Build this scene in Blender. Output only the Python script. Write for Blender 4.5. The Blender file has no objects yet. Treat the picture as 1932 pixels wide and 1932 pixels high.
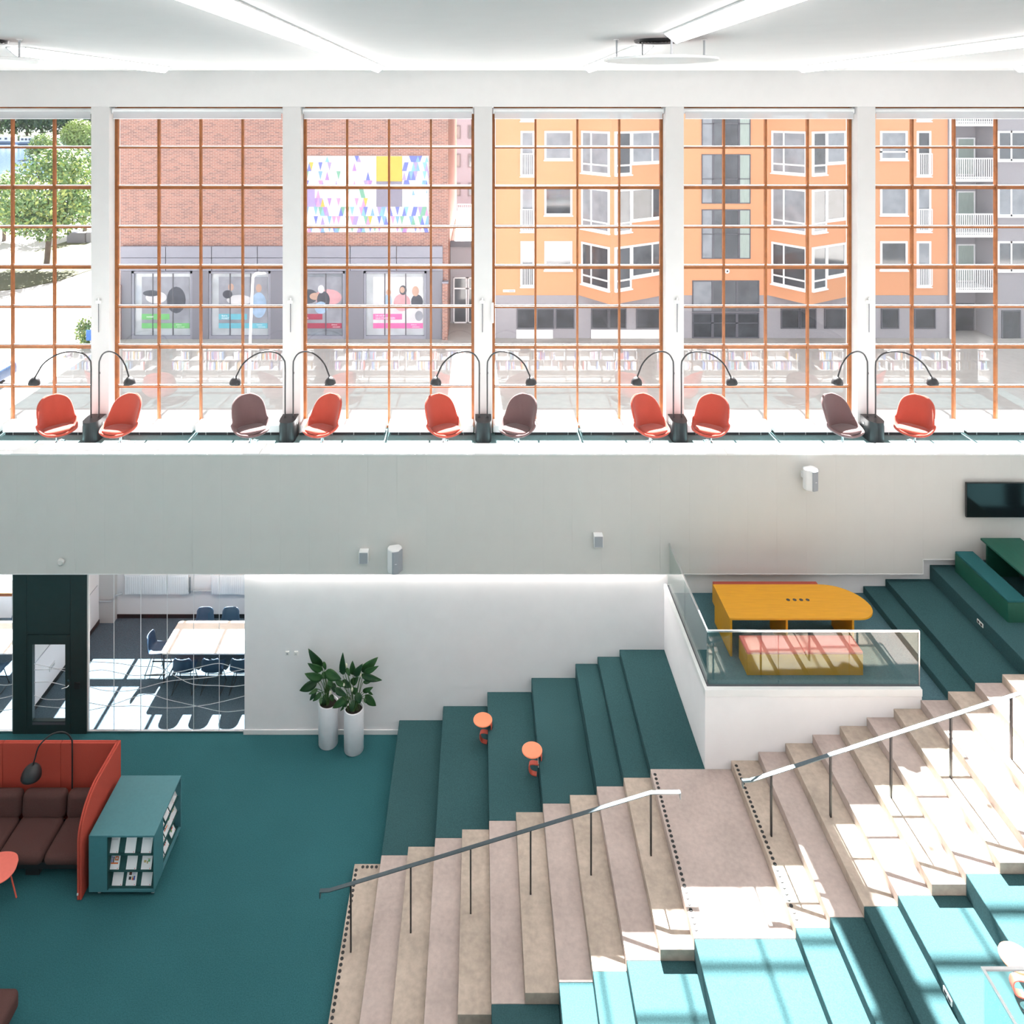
import bpy, math, random
from mathutils import Vector, Matrix
random.seed(7)
sc = bpy.context.scene
C = sc.collection
# ------------------------------------------------------------------ camera
F, CX, CY, HC = 1440.0, 905.0, 206.0, 13.10      # focal length and principal point in pixels of 1932, eye height
cam_d = bpy.data.cameras.new('camera'); cam = bpy.data.objects.new('camera', cam_d); C.objects.link(cam)
cam.location = (0, 0, HC); cam.rotation_euler = (math.pi/2, 0, 0)
cam_d.sensor_width = 36; cam_d.lens = F/1932*36
cam_d.shift_x = (966-CX)/1932; cam_d.shift_y = (CY-966)/1932
cam_d.clip_end = 2000; cam_d.clip_start = 0.05
sc.camera = cam
# ------------------------------------------------------------------ light
w = bpy.data.worlds.new('sky'); sc.world = w; w.use_nodes = True
bg = w.node_tree.nodes['Background']; bg.inputs[0].default_value = (0.93, 0.97, 1.0, 1); bg.inputs[1].default_value = 0.86
SUN = Vector((0.025, -1.0, -0.875)).normalized()
sd = bpy.data.lights.new('sun', 'SUN'); sd.energy = 34; sd.angle = 0.0093; sd.color = (1.0, 0.975, 0.95)
so = bpy.data.objects.new('sun', sd); C.objects.link(so); so.location = (0, 60, 50)
so.rotation_euler = SUN.to_track_quat('-Z', 'Y').to_euler()
sc.view_settings.view_transform = 'Standard'; sc.view_settings.look = 'None'
sc.view_settings.exposure = 1.05; sc.view_settings.gamma = 1.0; sc.view_settings.use_curve_mapping = False
LAMP = 8.0          # ceiling luminaires
cy = sc.cycles
cy.max_bounces = 8; cy.diffuse_bounces = 5; cy.glossy_bounces = 3; cy.transparent_max_bounces = 16
cy.transmission_bounces = 6; cy.use_denoising = True; cy.use_adaptive_sampling = True; cy.adaptive_threshold = .06; cy.sample_clamp_indirect = 8.0; cy.caustics_reflective = False

# ------------------------------------------------------------------ helpers
def at(px, py, Y=None, Z=None):
    """World point seen at a pixel of the photograph, on the plane y = Y or z = Z."""
    if Y is None: Y = (HC-Z)*F/(py-CY)
    return Vector(((px-CX)*Y/F, Y, HC-(py-CY)*Y/F))
def lin(c): return c/12.92 if c <= .04045 else ((c+.055)/1.055)**2.4
def rgb(r, g, b): return (lin(r/255), lin(g/255), lin(b/255))
M = {}
def nd(t, typ, **k):
    n = t.nodes.new(typ)
    for a, b in k.items(): setattr(n, a, b)
    return n
def pm(name, col, rough=.6, var=.0, scale=8.0, bump=0.0, bscale=None, metal=0.0, stretch=(1, 1, 1), emit=0, spec=.5, detail=4, var2=0, scale2=.6, sheen=0):
    m = bpy.data.materials.new(name); m.use_nodes = True; t = m.node_tree
    b = t.nodes['Principled BSDF']; b.inputs['Roughness'].default_value = rough; b.inputs['Metallic'].default_value = metal
    b.inputs['Specular IOR Level'].default_value = spec
    if sheen: b.inputs['Sheen Weight'].default_value = sheen
    b.inputs['Base Color'].default_value = (*col, 1)
    tc = nd(t, 'ShaderNodeTexCoord'); mp = nd(t, 'ShaderNodeMapping'); mp.inputs['Scale'].default_value = stretch
    t.links.new(tc.outputs['Object'], mp.inputs['Vector'])
    n = nd(t, 'ShaderNodeTexNoise'); n.inputs['Scale'].default_value = scale; n.inputs['Detail'].default_value = detail
    t.links.new(mp.outputs[0], n.inputs['Vector'])
    r = nd(t, 'ShaderNodeMapRange'); r.inputs['From Min'].default_value = .25; r.inputs['From Max'].default_value = .75
    r.inputs['To Min'].default_value = 1-var; r.inputs['To Max'].default_value = 1+var
    t.links.new(n.outputs['Fac'], r.inputs['Value'])
    fac = r.outputs[0]
    if var2:
        n2 = nd(t, 'ShaderNodeTexNoise'); n2.inputs['Scale'].default_value = scale2; n2.inputs['Detail'].default_value = 6
        t.links.new(tc.outputs['Object'], n2.inputs['Vector'])
        r2 = nd(t, 'ShaderNodeMapRange'); r2.inputs['From Min'].default_value = .3; r2.inputs['From Max'].default_value = .7
        r2.inputs['To Min'].default_value = 1-var2; r2.inputs['To Max'].default_value = 1+var2
        t.links.new(n2.outputs['Fac'], r2.inputs['Value'])
        mu = nd(t, 'ShaderNodeMath', operation='MULTIPLY'); t.links.new(fac, mu.inputs[0]); t.links.new(r2.outputs[0], mu.inputs[1]); fac = mu.outputs[0]
    vm = nd(t, 'ShaderNodeVectorMath', operation='SCALE'); vm.inputs[0].default_value = col
    t.links.new(fac, vm.inputs['Scale']); t.links.new(vm.outputs[0], b.inputs['Base Color'])
    if bump:
        n3 = nd(t, 'ShaderNodeTexNoise'); n3.inputs['Scale'].default_value = bscale or scale*4; n3.inputs['Detail'].default_value = 2
        t.links.new(mp.outputs[0], n3.inputs['Vector'])
        bp = nd(t, 'ShaderNodeBump'); bp.inputs['Strength'].default_value = bump; bp.inputs['Distance'].default_value = .01
        t.links.new(n3.outputs['Fac'], bp.inputs['Height']); t.links.new(bp.outputs[0], b.inputs['Normal'])
    if emit:
        b.inputs['Emission Color'].default_value = (*col, 1); b.inputs['Emission Strength'].default_value = emit
    M[name] = m; return m
def glass(name, tint, f0, rough=0.0):
    m = bpy.data.materials.new(name); m.use_nodes = True; t = m.node_tree; t.nodes.clear()
    o = nd(t, 'ShaderNodeOutputMaterial'); mx = nd(t, 'ShaderNodeMixShader'); tr = nd(t, 'ShaderNodeBsdfTransparent'); gl = nd(t, 'ShaderNodeBsdfGlossy')
    gl.inputs['Roughness'].default_value = rough; tr.inputs[0].default_value = (*tint, 1)
    g = nd(t, 'ShaderNodeNewGeometry'); d = nd(t, 'ShaderNodeVectorMath', operation='DOT_PRODUCT')
    t.links.new(g.outputs['Normal'], d.inputs[0]); t.links.new(g.outputs['Incoming'], d.inputs[1])
    ab = nd(t, 'ShaderNodeMath', operation='ABSOLUTE'); t.links.new(d.outputs['Value'], ab.inputs[0])
    su = nd(t, 'ShaderNodeMath', operation='SUBTRACT'); su.inputs[0].default_value = 1; t.links.new(ab.outputs[0], su.inputs[1])
    po = nd(t, 'ShaderNodeMath', operation='POWER'); po.inputs[1].default_value = 5; t.links.new(su.outputs[0], po.inputs[0])
    ml = nd(t, 'ShaderNodeMath', operation='MULTIPLY_ADD'); ml.inputs[1].default_value = 1-f0; ml.inputs[2].default_value = f0; t.links.new(po.outputs[0], ml.inputs[0])
    t.links.new(ml.outputs[0], mx.inputs[0]); t.links.new(tr.outputs[0], mx.inputs[1]); t.links.new(gl.outputs[0], mx.inputs[2]); t.links.new(mx.outputs[0], o.inputs[0])
    M[name] = m; return m
def emitter(name, col, s):
    m = bpy.data.materials.new(name); m.use_nodes = True; t = m.node_tree; t.nodes.clear()
    o = nd(t, 'ShaderNodeOutputMaterial'); e = nd(t, 'ShaderNodeEmission'); e.inputs[0].default_value = (*col, 1); e.inputs[1].default_value = s
    t.links.new(e.outputs[0], o.inputs[0]); M[name] = m; return m
def brick_mat(name, c1, c2, mortar, bw=.28, bh=.086):
    m = bpy.data.materials.new(name); m.use_nodes = True; t = m.node_tree; b = t.nodes['Principled BSDF']; b.inputs['Roughness'].default_value = .85
    tc = nd(t, 'ShaderNodeTexCoord'); s = nd(t, 'ShaderNodeSeparateXYZ'); t.links.new(tc.outputs['Object'], s.inputs[0])
    ad = nd(t, 'ShaderNodeMath', operation='ADD'); t.links.new(s.outputs[0], ad.inputs[0]); t.links.new(s.outputs[1], ad.inputs[1])
    cb = nd(t, 'ShaderNodeCombineXYZ'); t.links.new(ad.outputs[0], cb.inputs[0]); t.links.new(s.outputs[2], cb.inputs[1])
    k = nd(t, 'ShaderNodeTexBrick'); k.inputs['Color1'].default_value = (*c1, 1); k.inputs['Color2'].default_value = (*c2, 1); k.inputs['Mortar'].default_value = (*mortar, 1)
    k.inputs['Scale'].default_value = 1; k.inputs['Mortar Size'].default_value = .009; k.inputs['Brick Width'].default_value = bw; k.inputs['Row Height'].default_value = bh; k.inputs['Bias'].default_value = -.2
    t.links.new(cb.outputs[0], k.inputs['Vector']); t.links.new(k.outputs['Color'], b.inputs['Base Color']); M[name] = m; return m

class MB:
    def __init__(s): s.v = []; s.f = []; s.m = []; s.mats = []; s.cur = 0; s.smooth = False
    def use(s, mat):
        if mat not in s.mats: s.mats.append(mat)
        s.cur = s.mats.index(mat); return s
    def add(s, vs, fs):
        n = len(s.v); s.v += [Vector(p) for p in vs]; s.f += [[i+n for i in f] for f in fs]; s.m += [s.cur]*len(fs); return s
    def box(s, x0, x1, y0, y1, z0, z1):
        return s.add([(x0,y0,z0),(x1,y0,z0),(x1,y1,z0),(x0,y1,z0),(x0,y0,z1),(x1,y0,z1),(x1,y1,z1),(x0,y1,z1)],
                     [(3,2,1,0),(4,5,6,7),(0,1,5,4),(1,2,6,5),(2,3,7,6),(3,0,4,7)])
    def prism(s, poly, z0, z1, ax='z'):
        n = len(poly)
        if ax == 'z': a = [(x,y,z0) for x,y in poly]; b = [(x,y,z1) for x,y in poly]
        elif ax == 'y': a = [(x,z0,y) for x,y in poly]; b = [(x,z1,y) for x,y in poly]
        else: a = [(z0,x,y) for x,y in poly]; b = [(z1,x,y) for x,y in poly]
        return s.add(a+b, [tuple(reversed(range(n))), tuple(range(n, 2*n))]+[(i,(i+1)%n,n+(i+1)%n,n+i) for i in range(n)])
    def lathe(s, prof, n=20, c=(0,0,0), close=True):
        vs = []; fs = []
        for r, z in prof:
            for i in range(n): a = 2*math.pi*i/n; vs.append((c[0]+r*math.cos(a), c[1]+r*math.sin(a), c[2]+z))
        for j in range(len(prof)-1):
            for i in range(n): fs.append((j*n+i, j*n+(i+1)%n, (j+1)*n+(i+1)%n, (j+1)*n+i))
        if close: fs.append(tuple(reversed(range(n)))); fs.append(tuple(range((len(prof)-1)*n, len(prof)*n)))
        return s.add(vs, fs)
    def cyl(s, x, y, z0, z1, r, n=16, r2=None): return s.lathe([(r, z0), (r if r2 is None else r2, z1)], n, (x, y, 0))
    def tube(s, pts, r, n=8, flat=None):
        pts = [Vector(p) for p in pts]; vs = []; fs = []; up = Vector((0,0,1))
        for i, p in enumerate(pts):
            d = (pts[min(i+1, len(pts)-1)]-pts[max(i-1, 0)]).normalized()
            if i == 0:
                a = d.cross(up)
                if a.length < .05: a = d.cross(Vector((0,1,0)))
                a.normalize()
            else: a = (a-d*a.dot(d)).normalized()
            b = d.cross(a)
            rr = r[i] if isinstance(r, (list, tuple)) else r
            for k in range(n):
                t = 2*math.pi*k/n; vs.append(p+a*rr*math.cos(t)+b*(flat or 1)*rr*math.sin(t))
        for i in range(len(pts)-1):
            for k in range(n): fs.append((i*n+k, i*n+(k+1)%n, (i+1)*n+(k+1)%n, (i+1)*n+k))
        fs.append(tuple(range(n))); fs.append(tuple(reversed(range((len(pts)-1)*n, len(pts)*n))))
        return s.add(vs, fs)
    def xf(s, mat):
        s.v = [mat @ p for p in s.v]; return s
    def build(s, name, mat=None, parent=None, local=False, bevel=0, seg=2, smooth=None, subsurf=0, solid=0, mesh_only=False):
        me = bpy.data.meshes.new(name)
        if parent is not None and not local: o0 = ORG.get(parent.name, Vector((0,0,0)))
        elif parent is None and not local and s.v:
            lo = Vector((min(p[i] for p in s.v) for i in range(3))); hi = Vector((max(p[i] for p in s.v) for i in range(3)))
            o0 = Vector(((lo.x+hi.x)/2, (lo.y+hi.y)/2, lo.z))
        else: o0 = Vector((0,0,0))
        me.from_pydata([p-o0 for p in s.v], [], s.f)
        if mat is not None: me.materials.append(M[mat] if isinstance(mat, str) else mat)
        else:
            for k in s.mats: me.materials.append(M[k])
            me.polygons.foreach_set('material_index', s.m)
        if smooth if smooth is not None else s.smooth: me.polygons.foreach_set('use_smooth', [True]*len(me.polygons))
        me.update()
        if mesh_only: return me
        return link(name, me, parent, None if parent is not None else o0, bevel, seg, subsurf, solid)
ORG = {}
def link(name, me, parent=None, loc=None, bevel=0, seg=2, subsurf=0, solid=0):
    o = bpy.data.objects.new(name, me); C.objects.link(o)
    if parent is not None: o.parent = parent; ORG[o.name] = ORG.get(parent.name, Vector((0,0,0)))
    else: o.location = loc or (0,0,0); ORG[o.name] = Vector(loc or (0,0,0))
    if solid:
        k = o.modifiers.new('solid', 'SOLIDIFY'); k.thickness = solid; k.offset = 0
    if bevel:
        k = o.modifiers.new('bevel', 'BEVEL'); k.width = bevel; k.segments = seg; k.limit_method = 'ANGLE'; k.angle_limit = .6
    if subsurf:
        k = o.modifiers.new('sub', 'SUBSURF'); k.levels = subsurf; k.render_levels = subsurf
    return o
def tag(o, label, cat=None, group=None, kind=None):
    o['label'] = label
    if cat: o['category'] = cat
    if group: o['group'] = group
    if kind: o['kind'] = kind
    return o
def thing(name, label, cat, loc=(0,0,0), rz=0, group=None, kind=None):
    o = bpy.data.objects.new(name, None); C.objects.link(o); o.empty_display_size = .2
    o.location = loc; o.rotation_euler = (0, 0, rz); ORG[o.name] = Vector(loc)
    return tag(o, label, cat, group, kind)
def copy_tree(o, parent=None):
    c = o.copy(); C.objects.link(c)
    if parent is not None: c.parent = parent
    for ch in list(o.children): copy_tree(ch, c)
    return c
def box(name, mat, b, parent=None, bevel=0, seg=2, **k): return MB().box(*b).build(name, mat, parent, bevel=bevel, seg=seg, **k)
def smoothpts(pts, n=6):
    P = [Vector(p) for p in pts]; out = []
    for i in range(len(P)-1):
        p0 = P[max(i-1,0)]; p1 = P[i]; p2 = P[i+1]; p3 = P[min(i+2, len(P)-1)]
        for k in range(n):
            t = k/n; out.append(.5*((2*p1)+(p2-p0)*t+(2*p0-5*p1+4*p2-p3)*t*t+(3*p1-p0-3*p2+p3)*t**3))
    out.append(P[-1]); return out
def text_mesh(txt, size):
    cu = bpy.data.curves.new('txt', 'FONT'); cu.body = txt; cu.size = size; cu.align_x = 'LEFT'
    o = bpy.data.objects.new('txt', cu); C.objects.link(o)
    dg = bpy.context.evaluated_depsgraph_get(); me = bpy.data.meshes.new_from_object(o.evaluated_get(dg))
    vs = [v.co.copy() for v in me.vertices]; fs = [list(p.vertices) for p in me.polygons]
    bpy.data.objects.remove(o); bpy.data.curves.remove(cu); bpy.data.meshes.remove(me)
    return vs, fs

# ------------------------------------------------------------------ materials
pm('carpet', (.034, .127, .142), .95, .22, 60, .5, 220, spec=.1, var2=.07, scale2=.5)
pm('carpet_balcony', (.15, .25, .26), .95, .15, 60, .4, 220, spec=.1)
pm('carpet_step', (.040, .098, .107), .95, .20, 60, .5, 220, spec=.1, var2=.06, scale2=.6)
pm('carpet_platform', (.075, .150, .175), .95, .35, 30, .4, 160, spec=.1, stretch=(1, 6, 1))
pm('carpet_dark', (.085, .12, .15), .95, .35, 50, .4, 160, spec=.1)
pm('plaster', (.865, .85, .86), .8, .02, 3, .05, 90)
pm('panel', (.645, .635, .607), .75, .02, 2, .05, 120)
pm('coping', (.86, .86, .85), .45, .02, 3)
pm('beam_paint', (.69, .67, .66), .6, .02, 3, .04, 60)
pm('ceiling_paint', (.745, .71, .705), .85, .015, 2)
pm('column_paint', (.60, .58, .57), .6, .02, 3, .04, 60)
pm('concrete', (.46, .375, .34), .75, .10, 14, .12, 130, var2=.13, scale2=1.3)
pm('concrete_warm', (.45, .37, .305), .75, .12, 12, .12, 130, var2=.17, scale2=1.5)
pm('stud', (.012, .012, .013), .45)
pm('wood', (.27, .088, .022), .45, .22, 7, stretch=(1, 1, 1), var2=.12, scale2=2)
pm('rail_metal', (.10, .13, .145), .28, .06, 20, metal=.75)
pm('steel', (.55, .56, .57), .28, .04, 20, metal=1.0)
pm('chrome', (.75, .76, .78), .15, .03, 20, metal=1.0)
pm('black_metal', (.018, .018, .020), .38, .1, 10)
pm('black_plastic', (.02, .02, .022), .42, .08, 12)
pm('red_fabric', (.38, .062, .040), .92, .10, 120, .3, 400, spec=.15, sheen=.2)
pm('red_screen', (.50, .080, .055), .92, .10, 120, .3, 400, spec=.15)
pm('brown_fabric', (.135, .080, .080), .92, .12, 120, .3, 400, spec=.15, sheen=.2)
pm('sofa_fabric', (.105, .053, .048), .92, .14, 120, .3, 400, spec=.15)
pm('coral_top', (.90, .20, .15), .5, .03, 20)
pm('orange_lacquer', (.93, .27, .135), .5, .04, 20)
pm('coral_lacquer', (.80, .13, .085), .5, .05, 20)
pm('yellow_lacquer', (.62, .285, .006), .45, .07, 5, stretch=(.6, 6, 2))
pm('coral_cushion', (.70, .16, .13), .9, .08, 90, .3, 300)
pm('green_lacquer', (.008, .085, .056), .5, .08, 6, stretch=(3, .6, 2))
pm('teal_cushion', (.008, .10, .11), .9, .08, 90, .3, 300)
pm('door_dark', (.018, .036, .036), .45, .08, 6)
pm('cabinet_teal', (.062, .20, .23), .55, .05, 20)
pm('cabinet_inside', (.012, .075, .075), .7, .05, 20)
pm('white_lacquer', (.82, .82, .82), .4, .02, 5)
pm('pot_white', (.78, .79, .83), .35, .03, 6)
pm('soil', (.02, .013, .010), .95, .4, 40, .6, 60)
pm('leaf', (.020, .075, .016), .42, .30, 9, .15, 40)
pm('leaf_dark', (.012, .048, .012), .42, .30, 9, .15, 40)
pm('stem', (.05, .12, .03), .5, .2, 10)
pm('spathe', (.80, .78, .62), .5, .05, 20)
pm('speaker_white', (.80, .80, .80), .5, .02, 10)
pm('speaker_grille', (.34, .36, .39), .6, .10, 300)
pm('plastic_white', (.80, .80, .78), .5, .02, 10)
pm('screen_black', (.006, .008, .010), .08, .1, 3)
pm('paper', (.84, .84, .86), .7, .02, 10)
pm('paper_ink', (.25, .25, .30), .7, .2, 40)
pm('ink_orange', (.70, .16, .04), .7, .1, 30)
pm('ink_black', (.03, .03, .035), .7, .1, 30)
pm('ink_gold', (.52, .40, .18), .7, .25, 60)
pm('ink_green', (.10, .36, .14), .7, .2, 60)
pm('ink_blue', (.06, .10, .42), .7, .2, 60)
pm('ink_brown', (.10, .03, .02), .7, .2, 60)
pm('ink_red', (.62, .06, .03), .7, .2, 60)
pm('table_birch', (.72, .62, .54), .45, .06, 4, stretch=(.5, 6, 1))
pm('chair_blue', (.025, .062, .115), .5, .1, 20)
pm('radiator_paint', (.80, .83, .86), .4, .02, 5)
pm('pipe_grey', (.45, .47, .50), .4, .05, 10)
pm('film_white', (.85, .88, .90), .6, .02, 10)
pm('blind_fabric', (.75, .75, .74), .8, .08, 200)
pm('shelf_white', (.80, .79, .77), .55, .02, 5)
glass('window_glass', (.985, .99, .995), .035)
glass('rail_glass', (.90, .965, .95), .055)
glass('room_glass', (.96, .98, .985), .03)
emitter('lamp_white', (1.0, .955, .935), LAMP)
emitter('led_white', (1.0, .93, .88), 26.0)
emitter('fill_white', (1.0, .98, .96), 13.0)  # glow of the fill panels added in the meeting rooms
# outdoors
brick_mat('brick_red', (.33, .155, .12), (.16, .085, .08), (.46, .36, .32))
pm('stone_grey', (.26, .265, .315), .8, .05, 20, var2=.04, scale2=2)
pm('stone_dark', (.19, .19, .225), .8, .06, 20)
pm('orange_render', (.62, .30, .165), .9, .03, 12, .1, 60)
pm('grey_render', (.31, .30, .325), .9, .04, 12)
pm('lilac_render', (.22, .215, .26), .9, .04, 12)
pm('window_white', (.82, .82, .84), .5, .02, 5)
pm('far_glass', (.10, .11, .125), .06, .35, 1.2, spec=.9)
pm('far_glass_pale', (.24, .26, .29), .10, .25, 1.5, spec=.7)
pm('far_glass_dark', (.055, .06, .07), .06, .4, 1.3, spec=.9)
pm('curtain', (.33, .40, .37), .8, .15, 6, stretch=(6, 6, .3))
pm('metal_dark', (.10, .10, .12), .5, .05, 10)
pm('ground_pale', (.40, .38, .36), .9, .06, 3, var2=.06, scale2=.15)
pm('grass', (.062, .064, .026), .95, .25, 2.0, var2=.2, scale2=.15)
pm('foliage_a', (.10, .19, .065), .7, .55, 1.1)
pm('foliage_b', (.26, .33, .09), .7, .45, 1.1)
pm('foliage_far', (.07, .12, .07), .8, .4, .3)
pm('bark', (.11, .085, .07), .9, .3, 4, .4, 20)
pm('water', (.07, .11, .20), .12, .06, .3, .15, 2.0)
pm('boat_white', (.75, .76, .78), .5, .03, 3)
pm('boat_blue', (.12, .18, .26), .5, .05, 3)
pm('car_blue', (.03, .06, .13), .25, .05, 3)
pm('sign_blue', (.03, .14, .55), .5, .03, 3)
for nme, c in dict(white=(.80,.80,.83), pale=(.66,.66,.76), blue=(.14,.17,.48), sky=(.18,.33,.60), teal=(.20,.40,.45), green=(.17,.36,.27), violet=(.34,.20,.44), pink=(.46,.26,.42), yellow=(.62,.38,.08), grey=(.22,.21,.27), purple=(.32,.26,.50), mint=(.47,.72,.72), rose=(.76,.64,.72), tan=(.45,.29,.24)).items():
    pm('mural_'+nme, c, .8, .05, 6)
pm('poster_green', (.16, .45, .17), .7, .1, 3); pm('poster_teal', (.14, .42, .52), .7, .1, 3)
pm('poster_red', (.33, .05, .09), .7, .1, 3); pm('poster_pink', (.68, .14, .34), .7, .1, 3)
pm('poster_pale', (.55, .55, .58), .7, .15, 1.5); pm('poster_grey', (.26, .27, .31), .7, .25, 1.5)
pm('poster_skin', (.45, .30, .24), .7, .1, 4); pm('poster_dark', (.07, .075, .095), .7, .3, 3); pm('poster_blue', (.30, .42, .58), .7, .2, 3); pm('poster_rose', (.55, .30, .33), .7, .15, 3)
# ------------------------------------------------------------------ levels
R = .148                                   # one riser
def XS(k): return -2.147+(k-1)*.4615 if k <= 12 else 4.315+(k-13)*.465
YC0, YC1, YW = 10.42, 13.10, 16.0          # concrete flight front and back edge, lower wall
YP0, YP1, ZP = 15.85, 16.37, 5.945         # balcony parapet
ZB = 4.95                                  # balcony floor
YCOL, YG = 19.2, 19.56
XCOL = [.09+4.82*n for n in range(-3, 4)]
XL0, XR0 = -14.37, 15.2
def struct(o, label, cat=None): return tag(o, label, cat, kind='structure')
# floors
struct(box('floor', 'carpet', (XL0, XR0, -4, YW+.05, -.2, 0)), 'teal carpet floor of the lower hall', 'floor')
struct(box('floor_meeting_room', 'carpet_dark', (XL0, -3.0, YW+.05, 19.65, -.2, .004)), 'dark blue carpet floor of the glazed meeting rooms', 'floor')
struct(box('floor_balcony', 'carpet_balcony', (XL0, XR0, YP1, 19.9, ZB-.06, ZB)), 'pale teal carpet floor of the balcony under the big windows', 'floor')
struct(box('slab_balcony', 'plaster', (XL0, XR0, YW+.2, 19.9, 3.45, ZB-.06)), 'white underside of the balcony above the meeting rooms', 'slab')
# lower wall, baseboards
struct(box('wall_lower', 'plaster', (-4.93, 3.87, YW, YW+.2, 0, 3.45)), 'white lower wall behind the potted plants', 'wall')
struct(box('wall_platform', 'plaster', (3.87, XR0, YW, YW+.2, 2.9, 3.76)), 'white recessed wall strip behind the yellow table', 'wall')
struct(box('baseboard_lower', 'white_lacquer', (-4.95, XS(2), YW-.02, YW, 0, .10), bevel=.004), 'white baseboard along the lower wall', 'baseboard')
# balcony front with its upright boards
wb = thing('wall_balcony', 'pale grey panelled front of the balcony', 'wall', (0, YP0, 3.45), kind='structure')
MB().box(XL0, 9.21, YP0+.02, YP0+.15, 3.45, ZP-.03).box(9.21, XR0, YP0+.02, YP0+.15, 3.755, ZP-.03).build('backing', 'panel', wb)
x = 9.21-.607*39
me_a = me_b = None
for i in range(50):
    if x+.607 > XL0 and x < XR0:
        lo = 3.45 if x < 9.2 else 3.755
        b = MB().box(.0005, .6065, 0, .02, 0, ZP-.02-lo)
        if lo < 3.5:
            if me_a is None: me_a = b.build('panel', 'panel', None, local=True, mesh_only=True)
            me = me_a
        else:
            if me_b is None: me_b = b.build('panel', 'panel', None, local=True, mesh_only=True)
            me = me_b
        o = link('panel', me, wb); o.location = Vector((x, YP0, lo))-ORG[wb.name]
    x += .607
for a in ((XL0, 9.21, 3.435, 3.45), (9.21, XR0, 3.74, 3.755)):
    struct(box('trim_1' if a[0] < 0 else 'trim_2', 'white_lacquer', (a[0], a[1], YP0-.004, YP0+.05, a[2], a[3])), 'thin white trim under the balcony front' if a[0] < 0 else 'thin white trim under the raised balcony front beside the dark screen', 'trim')
struct(box('trim_3', 'white_lacquer', (9.205, 9.22, YP0-.004, YP0+.12, 3.45, 3.755)), 'short upright trim where the balcony front steps up', 'trim')
# bookcase behind the parapet and its top
bc = thing('parapet_bookcase', 'low white bookcase forming the balcony parapet', 'bookcase', (0, 16.1, ZB))
m = MB().box(XL0, XR0, YP0+.15, YP0+.18, ZB, ZP-.03)
for z in (ZB+.06, ZB+.36, ZB+.66): m.box(XL0, XR0, YP0+.18, YP1-.02, z, z+.02)
m.box(XL0, XR0, YP0+.18, YP1-.06, ZB, ZB+.06)
m.build('shelves', 'shelf_white', bc)
x = -14.3
md = MB().box(0, .02, YP0+.18, YP1-.02, ZB+.08, ZP-.03).build('divider', 'shelf_white', None, local=True, mesh_only=True)
top_me = {}
while x < XR0-.2:
    o = link('divider', md, bc); o.location = Vector((x, 0, 0))-ORG[bc.name]
    for row, (y0, y1, z1, dx) in enumerate(((YP0-.006, 16.107, ZP, 0), (16.113, YP1, ZP-.008, .03))):
        if row not in top_me: top_me[row] = MB().box(.004, 1.076, y0, y1, ZP-.03, z1).build('top_panel', 'coping', None, local=True, mesh_only=True)
        o = link('top_panel', top_me[row], bc); o.location = Vector((x+dx, 0, 0))-ORG[bc.name]
    x += 1.08
bm = MB(); cols = ['paper', 'ink_red', 'ink_blue', 'mural_sky', 'mural_pink', 'paper', 'mural_tan', 'mural_white', 'mural_teal', 'paper', 'ink_black', 'mural_yellow']
for z in (ZB+.38, ZB+.68):
    x = XL0+.1
    while x < XR0-.1:
        if random.random() < .06: x += random.uniform(.15, .4)
        t = random.uniform(.012, .04); h = random.uniform(.19, .25)
        bm.use(random.choice(cols)).box(x, x+t-.002, 16.2, 16.2+random.uniform(.14, .18), z+.002, z+h); x += t
tag(bm.build('book_row'), 'rows of books on the parapet shelves, seen mirrored in the window panes', 'books', kind='stuff')
# concrete flight
st = thing('concrete_stairs', 'broad beige concrete stairs climbing to the right between carpeted tiers', 'stairs', (XS(1), 11.8, 0), kind='structure')
steps = {}
for k in list(range(1, 27)):
    z = R*k
    steps[k] = box('landing' if k == 12 else 'step', 'concrete_warm' if k % 2 else 'concrete', (XS(k), XS(k+1) if k != 12 else XS(13), YC0, YC1, max(0, z-.32), z), st, bevel=.006)
ms = MB().lathe([(.026, 0), (.026, .004), (.021, .006)], 14).build('tactile_stud', 'stud', None, local=True, mesh_only=True)
def stud(k, x, y): o = link('tactile_stud', ms, st); o.location = Vector((x, y, R*k))-ORG[st.name]
for i in range(30):
    y = 12.99-.0845*i
    stud(1, XS(1)+.045, y); stud(12, XS(12)+.055, y); stud(13, XS(13)+.055, y)
for i in range(4): stud(1, XS(1)+.15+.077*i, YC1-.055)
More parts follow.
